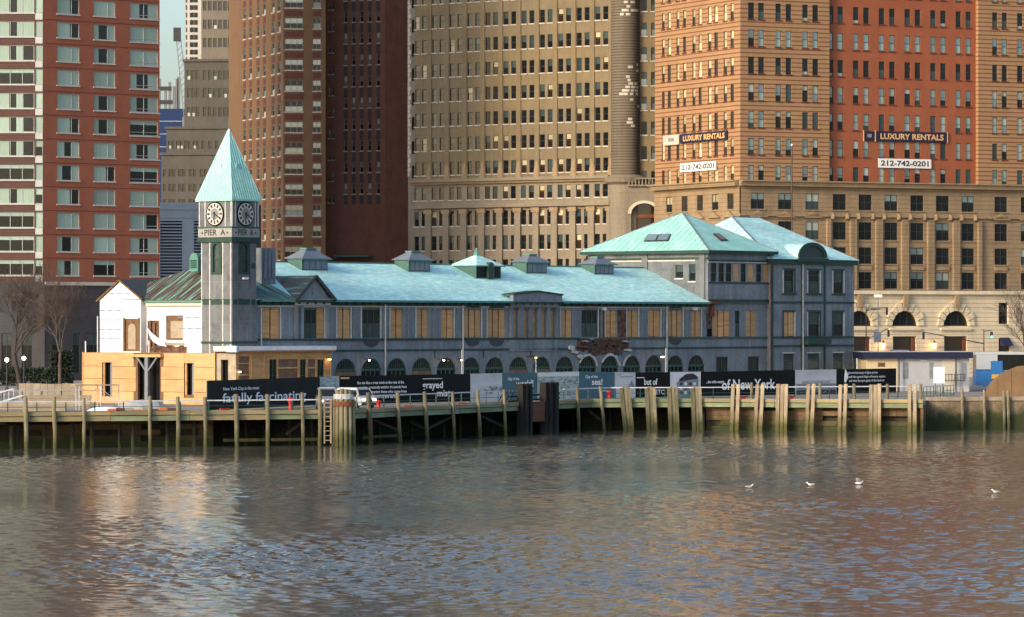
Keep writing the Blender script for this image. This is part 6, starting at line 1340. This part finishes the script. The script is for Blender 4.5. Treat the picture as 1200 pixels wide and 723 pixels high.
# ------------------------------------------------------------------ work-site clutter on the left deck
def site(px, Z): x, y, _ = wpt(px, 0, Z); return (x, y, GZ)
e = empty('scaffold_tower', site(116, 363), .35, 'low rolling scaffold in front of the plywood end wall', 'scaffold'); 
for xx in (-2.0, 0, 2.0):
    for yy in (-.6, .6): MB().tube((xx, yy, 0), (xx, yy, 2.35), .03, .03, 6).build('standard', 'rail_white', e)
for yy in (-.6, .6): b = MB(); b.bar((-2, yy, .4), (0, yy, 2.0), .035); b.bar((0, yy, 2.0), (2, yy, .4), .035); b.build('brace', 'rail_white', e)
MB().box(-2.4, 1.8, -.7, .7, 2.22, 2.32).build('platform', 'timber_pale', e)
def mound(px, Z, rx, ry, h, m, label, cat, name):
    rr = random.Random(int(px)); b = MB(); n = 18; prof = [(1, 0), (.86, .4), (.6, .78), (.28, .95), (.02, 1)]
    for r_, z in prof:
        for i in range(n): k = 1 + .12 * sin(3 * i + r_ * 7) + rr.uniform(-.05, .05); b.v.append((rx * r_ * k * cos(2 * pi * i / n), ry * r_ * k * sin(2 * pi * i / n), h * z * (1 + rr.uniform(-.08, .08))))
    for j in range(4):
        for i in range(n): q = (i + 1) % n; b.f.append((j * n + i, j * n + q, (j + 1) * n + q, (j + 1) * n + i)); b.m.append(0)
    tag(b.build(name, m, None, site(px, Z), .3, smooth=True), label, cat)
mound(168, 360, 2.6, 1.0, .95, 'tarp', 'grey tarpaulin heaped over materials before the annex doorway', 'tarpaulin', 'tarp_heap')
mound(126, 358, 1.8, .7, .45, 'tarp_pale', 'pale blue plastic sheeting lying beside the scaffold', 'plastic sheet', 'plastic_sheet')
e = empty('debris_pile', site(172, 356), .4, 'low line of orange netting and boards on the deck edge', 'debris')
for i in range(9): MB().box(-3.6 + i * .8, -3.6 + i * .8 + .75, -.1 + R.random() * .2, .3, 0, .18 + R.random() * .22).build('board' if i % 3 else 'netting', 'orange' if i % 3 == 0 else ('rust' if i % 2 else 'timber_pale'), e)
for k, (px, Z, L_) in enumerate([(20, 366, 5), (70, 372, 6), (52, 358, 4)]):
    e = empty('timber_stack', site(px, Z), .15, ['stack of pale planks behind the railing at the far end', 'pale stacked timber baulks in front of the hedge', 'flat bundle of boards close behind the railing'][k], 'timber stack')
    for j in range(4 if k == 1 else 2):
        for i in range(3): MB().box(-L_ / 2 + R.random() * .3, L_ / 2 - R.random() * .3, i * .34, i * .34 + .3, j * .3, j * .3 + .27).build('plank', 'timber_pale', e)
e = empty('timber_barrier', site(76, 400), .1, 'low pale timber board barrier below the bare trees', 'barrier')
for i in range(13): MB().box(-4.6 + i * .72, -4.6 + i * .72 + .68, 0, .08, 0, 1.75 + R.random() * .2).build('board', 'timber_pale', e)
rail(ppx([(-20, 385), (100, 392)]), 1.3, 'dark green park railing in front of the timber barrier', 2.2)
e = empty('metal_gangway', site(6, 352), .25, 'pale grey metal gangway frame lying on the deck by the tree', 'gangway')
b = MB()
for s in (0, 1.1): b.bar((-2.4, s, .3), (1.6, s, 1.5), .09); b.bar((-2.4, s, 1.2), (.8, s, 2.1), .07)
for i in range(8): b.bar((-2.2 + i * .5, 0, .35 + i * .15), (-2.2 + i * .5, 1.1, .35 + i * .15), .06); b.bar((-2.2 + i * .42, 0, .35 + i * .125), (-2.2 + i * .42, 0, 1.2 + i * .11), .05)
b.build('frame', 'rail_white', e); MB().box(.6, 1.9, .1, 1.0, .9, 1.2).build('toolbox', 'tarp', e)
# ------------------------------------------------------------------ trees
def bare_tree(px, Z, H, seed, label, m='bark', spread=.5, group='bare winter trees', levels=6, r0=.3):
    rr = random.Random(seed); e = empty('bare_tree', site(px, Z), 0, label, 'tree', group); trunk = MB(); limbs = MB(); twigs = MB()
    def grow(p, d, L_, r, lv):
        n = 3 if lv < 2 else 2; mb = trunk if lv == 0 else (limbs if lv < 3 else twigs); side = 8 if lv == 0 else (6 if lv < 3 else 3)
        for i in range(n):
            d2 = (d + Vector((rr.gauss(0, .10), rr.gauss(0, .10), rr.gauss(.03, .06)))).normalized(); q = p + d2 * (L_ / n); r2 = r * (.86 if n == 3 else .8)
            mb.tube(p, q, r, r2, side, cap=False); p, d, r = q, d2, r2
            if lv > 0 and lv < levels - 1 and rr.random() < .75: branch(p, d, L_ * .62, r * .6, lv + 1)
        if lv < levels - 1:
            for _ in range(3 if lv < 3 else 2): branch(p, d, L_ * rr.uniform(.62, .85), r * .72, lv + 1)
    def branch(p, d, L_, r, lv):
        a = rr.uniform(0, 2 * pi); o = d.orthogonal().normalized(); o = (Matrix.Rotation(a, 3, d) @ o); grow(p, (d + o * rr.uniform(.45, .95) * spread * 1.5 + Vector((0, 0, .12))).normalized(), L_, max(r, .012), lv)
    grow(Vector((0, 0, -.05)), Vector((rr.uniform(-.05, .05), 0, 1)), H * .32, r0, 0)
    trunk.build('trunk', m, e, smooth=True); limbs.build('limb', m, e); tag(twigs.build('crown', m, e), kind='stuff')
bare_tree(24, 470, 13.5, 3, 'bare dark tree beside the street lamps under the brick tower', levels=7, r0=.34)
bare_tree(70, 452, 14, 8, 'bare paler barked tree in front of the grey stone base', 'bark_warm', .55, levels=7, r0=.26)
bare_tree(-22, 480, 14, 12, 'bare tree reaching in from beyond the timber stacks', levels=6, r0=.3)
bare_tree(1207, 480, 13, 21, 'fine twigged bare tree beside the parked bus', 'bark_warm', .5, levels=6, r0=.2)
def hedge(px, Z, L_, h, label):
    rr = random.Random(int(px)); b = MB()
    for i in range(5200):
        x, y, z = rr.uniform(-L_ / 2, L_ / 2), rr.gauss(0, .5), h * rr.random() ** .7 * (.9 + .18 * sin(3 * rr.random())); s = rr.uniform(.05, .12); n = Vector((rr.gauss(0, 1), rr.gauss(0, 1), rr.gauss(0, 1))).normalized(); a = n.orthogonal().normalized() * s; c = n.cross(a)
        P_ = Vector((x, y, z)); b.quad([P_ - a - c, P_ + a - c, P_ + a + c, P_ - a + c])
    tag(b.build('hedge', 'leaf_dark', None, site(px, Z), .1), label, 'hedge')
hedge(14, 500, 11, 2.2, 'clipped dark hedge behind the park lamps'); hedge(72, 505, 3.0, 4.2, 'dark conical evergreen shrub beside the pale barked tree')
def park_lamp(px, Z, py, label):
    z = CH - (py - HZ) / F * Z - GZ; e = empty('park_lamp', site(px, Z), 0, label, 'street lamp')
    MB().lathe([(.22, 0), (.2, .4), (.09, .6), (.065, z - .5), (.13, z - .45), (.13, z - .3)], (0, 0, 0), 10).build('post', 'steel_dark', e); MB().lathe([(0, z - .22), (.17, z - .15), (.24, z + .03), (.17, z + .22), (0, z + .28)], (0, 0, 0), 12).build('globe', 'lamp_globe', e); MB().lathe([(.16, z + .25), (.05, z + .36), (0, z + .5)], (0, 0, 0), 8).build('finial', 'steel_dark', e)
park_lamp(8, 455, 421.5, 'lit globe park lamp with warmer light left of its neighbour'); park_lamp(28, 462, 419.5, 'lit globe park lamp closer to the bare trunk')
# ------------------------------------------------------------------ right-hand street
x, y, _ = wpt(1011, 0, 456); e = empty('ticket_booth', (x, y, GZ), radians(6), 'white flat roofed ticket booth with navy fascia', 'booth'); sc = 456 / F
bw = lambda px: (px - 1011) * sc; bh = 459.5
zb_ = lambda py: (bh - py) * sc
MB().box(.35, bw(1052), 0, 5, 0, zb_(420)).build('cream_wall', 'cream', e); MB().box(bw(1052) + .01, bw(1138), .01, 5, 0, zb_(420)).build('white_wall', 'booth_white', e)
MB().box(-.1, bw(1141), -.7, 5.4, zb_(420), zb_(412.8)).build('fascia', 'navy', e); MB().box(-.2, bw(1142), -.8, 5.5, zb_(412.7), zb_(412)).build('roof_edge', 'booth_white', e)
for a, c, m in ((1059, 1065, 'ink_grey'), (1090.5, 1095, 'ink_grey'), (1129.5, 1134.5, 'ink_grey'), (1029, 1037.5, 'old_wood')): MB().box(bw(a), bw(c), -.04, .0, zb_(444 if m == 'ink_grey' else 430), zb_(425)).build('booth_window', m, e)
MB().box(bw(1105), bw(1121), -.03, .0, 0, zb_(421)).build('open_doorway', 'stone_sill', e); MB().box(bw(1080), bw(1088), -.05, -.01, zb_(424), zb_(421.5)).build('notice', 'louvre_blue', e)
for px in (1003, 1053, 1121): MB().box(bw(px) - .06, bw(px) + .06, -.65, -.53, 0, zb_(420)).build('post', 'steel_dark' if px > 1003 else 'rail_white', e)
b = MB()
for i in range(7): a_ = bw(1108 + i * 3.6); b.bar((a_, -.9, zb_(448)), (a_, -.9, zb_(438)), .06)
b.bar((bw(1106), -.9, zb_(439)), (bw(1132), -.9, zb_(439)), .07); b.bar((bw(1106), -.9, zb_(446)), (bw(1132), -.9, zb_(446)), .07); b.build('balustrade', 'steel_dark', e)
x, y, _ = wpt(1094, 0, 440); e = empty('notice_board', (x, y, GZ), 0, 'blank white notice board standing before the booth', 'notice board'); s_ = 440 / F
MB().box(0, 13 * s_, 0, .12, zat(1094, 448.5, 440), zat(1094, 429.5, 440)).build('panel', 'sign_white', e)
for q in (.15, 13 * s_ - .25): MB().box(q, q + .1, .02, .1, 0, zat(1094, 448.5, 440)).build('leg', 'steel_dark', e)
x, y, _ = wpt(1055, 0, 470); e = empty('taxi_van', (x, y, GZ + .0), 0, 'white minivan roof showing above the booth fascia', 'van'); s_ = 470 / F
zv = zat(1050, 409.5, 470); b = MB(); b.prism([(-.95 * 1, zv - 1.6), (1.25, zv - 1.6), (1.25, zv - .55), (1.0, zv), (-.85, zv), (-1.1, zv - .55)], lambda a, d, z: (a, d, z), 0, 4.2); b.build('body', 'car_white', e); MB().box(-.85, .95, -.03, -.001, zv - .5, zv - .15).build('rear_window', 'glass_sky', e); MB().box(-1, 1.2, .1, 4.1, 0, zv - 1.6).build('loading_platform', 'base_grey', e)
# plywood wedge
x, y, _ = wpt(1152, 0, 424); s_ = 424 / F; b = MB(); pts = [(0, 0), (52 * s_, 0), (52 * s_, zat(1190, 427.5, 424)), (40 * s_, zat(1190, 427.5, 424) - .1), (22 * s_, zat(1172, 436, 424)), (8 * s_, zat(1160, 448, 424))]
b.prism(pts, lambda a, d, z: (a, d, z), 0, .15); e = b.build('plywood_wedge', 'brown_sheet', None, (x, y, GZ)); e.data.materials[0] = MATS['wedge_ply']; tag(e, 'big curved brown plywood wedge on the seawall', 'plywood wedge')
for q, h_ in ((17 * s_, .8), (33 * s_, .93)): MB().box(q, q + .05, -.03, -.002, .05, zat(1190, 427.5, 424) * h_ - (.75 if q < 20 * s_ else .25)).build('batten', 'old_wood', e)
# bus
x, y, _ = wpt(1158, 0, 470); s_ = 470 / F; e = empty('tour_bus', (x, y, GZ), radians(3), 'white and blue tour bus parked beside the booth', 'bus'); H = zat(1170, 411.5, 470)
MB().box(-14 * s_, 75 * s_, 0, 2.5, .5, H - 2.2).build('lower_body', 'bus_blue', e); MB().box(-14 * s_, 75 * s_, .02, 2.48, H - 2.199, H - .35).build('window_band', 'glass_dark', e); MB().box(-15 * s_, 76 * s_, -.05, 2.55, H - .349, H).build('roof', 'car_white', e); MB().box(-14 * s_, 2 * s_ + .9, -.03, 0.015, H - 2.1, H - .36).build('front_panel', 'car_white', e)
MB().box(3 * s_, 17 * s_, -.06, -.032, H - 2.9, H - 1.1).build('blue_panel', 'bus_blue', e); MB().box(4 * s_, 16 * s_, -.07, -.061, H - 3.2, H - 2.7).build('yellow_stripe', 'bus_yellow', e); MB().box(20 * s_, 75 * s_, -.03, -.001, H - 2.45, H - 2.21).build('white_stripe', 'car_white', e)
for px in (6, 55): t = MB().tube((px * s_, -.02, .5), (px * s_, .3, .5), .5, .5, 16).build('wheel', 'tyre', e)
MB().lathe([(.0, 0), (.8, .02), (.8, .1), (0, .12)], (1.0, 1.2, H), 12).build('roof_light', 'signal_green', e) if 0 else None
# street and signal poles
def pole(name, px, Z, py_top, label, cat, m='steel_dark', r=.09):
    z = zat(px, py_top, Z); e = empty(name, site(px, Z), 0, label, cat); MB().tube((0, 0, 0), (0, 0, z), r, r * .6, 8).build('mast', m, e); return e, z
e, z = pole('flag_pole', 928, 500, 172, 'tall thin brown mast in front of the striped brick front', 'mast', 'pole_brown', .13); MB().lathe([(0, 0), (.16, .12), (.12, .26), (0, .32)], (0, 0, z), 8).build('cap', 'sign_white', e)
e, z = pole('signal_pole', 1153, 490, 385, 'dark signal pole with long arm and green lamp', 'signal pole'); s_ = 490 / F
b = MB(); b.tube((0, 0, zat(1153, 402, 490)), (-71 * s_, 0, zat(1083, 388.5, 490)), .07, .05, 6); b.build('arm', 'steel_dark', e); b = MB(); b.tube((0, 0, zat(1153, 388, 490)), (10 * s_, 0, zat(1163, 386, 490)), .05, .04, 6); b.build('arm', 'steel_dark', e)
MB().box(7.5 * s_, 10.5 * s_, -.2, .2, zat(1161, 395, 490), zat(1161, 388, 490)).build('signal_head', 'steel_dark', e); MB().box(7.9 * s_, 10.1 * s_, -.25, -.201, zat(1161, 395, 490), zat(1161, 393, 490)).build('green_lens', 'signal_green', e); MB().box(-72 * s_, -69.6 * s_, -.2, .2, zat(1083, 397, 490), zat(1083, 389, 490)).build('signal_head', 'steel_dark', e)
e, z = pole('signal_pole', 1015, 485, 360, 'dark signal pole with slanting arm behind the grey pavilion', 'signal pole'); s_ = 485 / F
b = MB(); b.tube((0, 0, zat(1015, 398, 485)), (26 * s_, 0, zat(1041, 384, 485)), .06, .05, 6); b.tube((0, 0, zat(1015, 363, 485)), (24 * s_, 0, zat(1039, 361, 485)), .06, .05, 6); b.build('arm', 'steel_dark', e)
for px, yt in ((1041, 386), (1039, 360.5)): MB().box((px - 1016) * s_, (px - 1013.6) * s_, -.2, .2, zat(px, yt + 8, 485), zat(px, yt, 485)).build('signal_head', 'steel_dark', e)
MB().box(9 * s_, 17.5 * s_, -.1, .0, zat(1028, 400.5, 485), zat(1028, 388, 485)).build('grey_sign', 'tarp', e)
e, z = pole('street_lamp_post', 1029, 495, 348, 'slim grey street lamp post with small white fixture', 'street lamp', 'crane_grey', .08); MB().box(-.5, .5, -.15, .15, z - .1, z + .25).build('lamp_head', 'sign_white', e)
for px, nm in ((1035, 'left'), (1095, 'between')):
    d_ = -.9; a_ = HF_.a(px, d_); q = HF_.pt(a_, d_, 0); X, Y = H_.world(q[0], q[1]); e = empty('wall_lantern', (X, Y, HF_.z(px, 404, d_) + GZ), HF_.w, 'glowing orange lantern on pale stone ' + ('beside the grey sign' if px == 1035 else 'between the two arched bays'), 'lantern')
    MB().lathe([(.0, -.5), (.22, -.4), (.32, .3), (.0, .34)], (0, 0, 0), 6).build('glass', 'lamp_warm', e); MB().lathe([(.36, .3), (.12, .62), (0, .75)], (0, 0, 0), 6).build('hood', 'steel_dark', e); MB().box(-.06, .06, .0, .6, -.1, .02).build('bracket', 'steel_dark', e)
# ------------------------------------------------------------------ gulls
def gull(px, py, ang, label, up=0):
    Z = F * CH / (py - HZ); x = (px - 600) / F * Z; e = empty('gull', (x, Z, .02), ang, label, 'gull', 'gulls on the water')
    b = MB(); n = 10; st = [(-.34, .0, .02, .13), (-.24, .05, .05, .13), (-.1, .10, .09, .11), (.05, .12, .10, .10), (.17, .09, .08, .12), (.23, .06, .06, .19), (.26, .055, .06, .25), (.31, .055, .06, .28), (.36, .03, .035, .275), (.385, .0, .0, .27)]
    for xx, ry, rz, zc in st:
        for i in range(n): b.v.append((xx, (ry + .001) * cos(2 * pi * i / n), zc + (rz + .001) * sin(2 * pi * i / n)))
    for j in range(len(st) - 1):
        for i in range(n): q = (i + 1) % n; b.f.append((j * n + i, j * n + q, (j + 1) * n + q, (j + 1) * n + i)); b.m.append(0)
    b.build('body', 'gull_white', e, smooth=True); MB().tube((.37, 0, .27), (.45, 0, .255), .016, .004, 5).build('beak', 'bus_yellow', e)
    for s in (-1, 1):
        b = MB()
        if up: b.prism([(-.15, .0), (.12, .0), (.1, .35), (-.05, .65), (-.2, .5)], lambda a, d, z: (a, s * (.08 + z * .5) + d, .18 + z * .6), 0, .02)
        else: b.prism([(-.40, .16), (-.1, .20), (.12, .17), (.14, .12), (-.1, .10)], lambda a, d, z: (a, s * (.095 + d), z), 0, .03)
        b.build('wing', 'gull_grey', e)
    e.scale = (.8,) * 3
gull(878, 571.5, .3, 'white gull floating below the of New York panel, facing right'); gull(950, 569, pi - .3, 'white gull floating below the grey photo panel'); gull(1006.5, 567.5, .1, 'gull with raised wings just above the water below the last black panel', 1); gull(1167, 577.5, pi + .2, 'white gull floating in front of the concrete seawall')
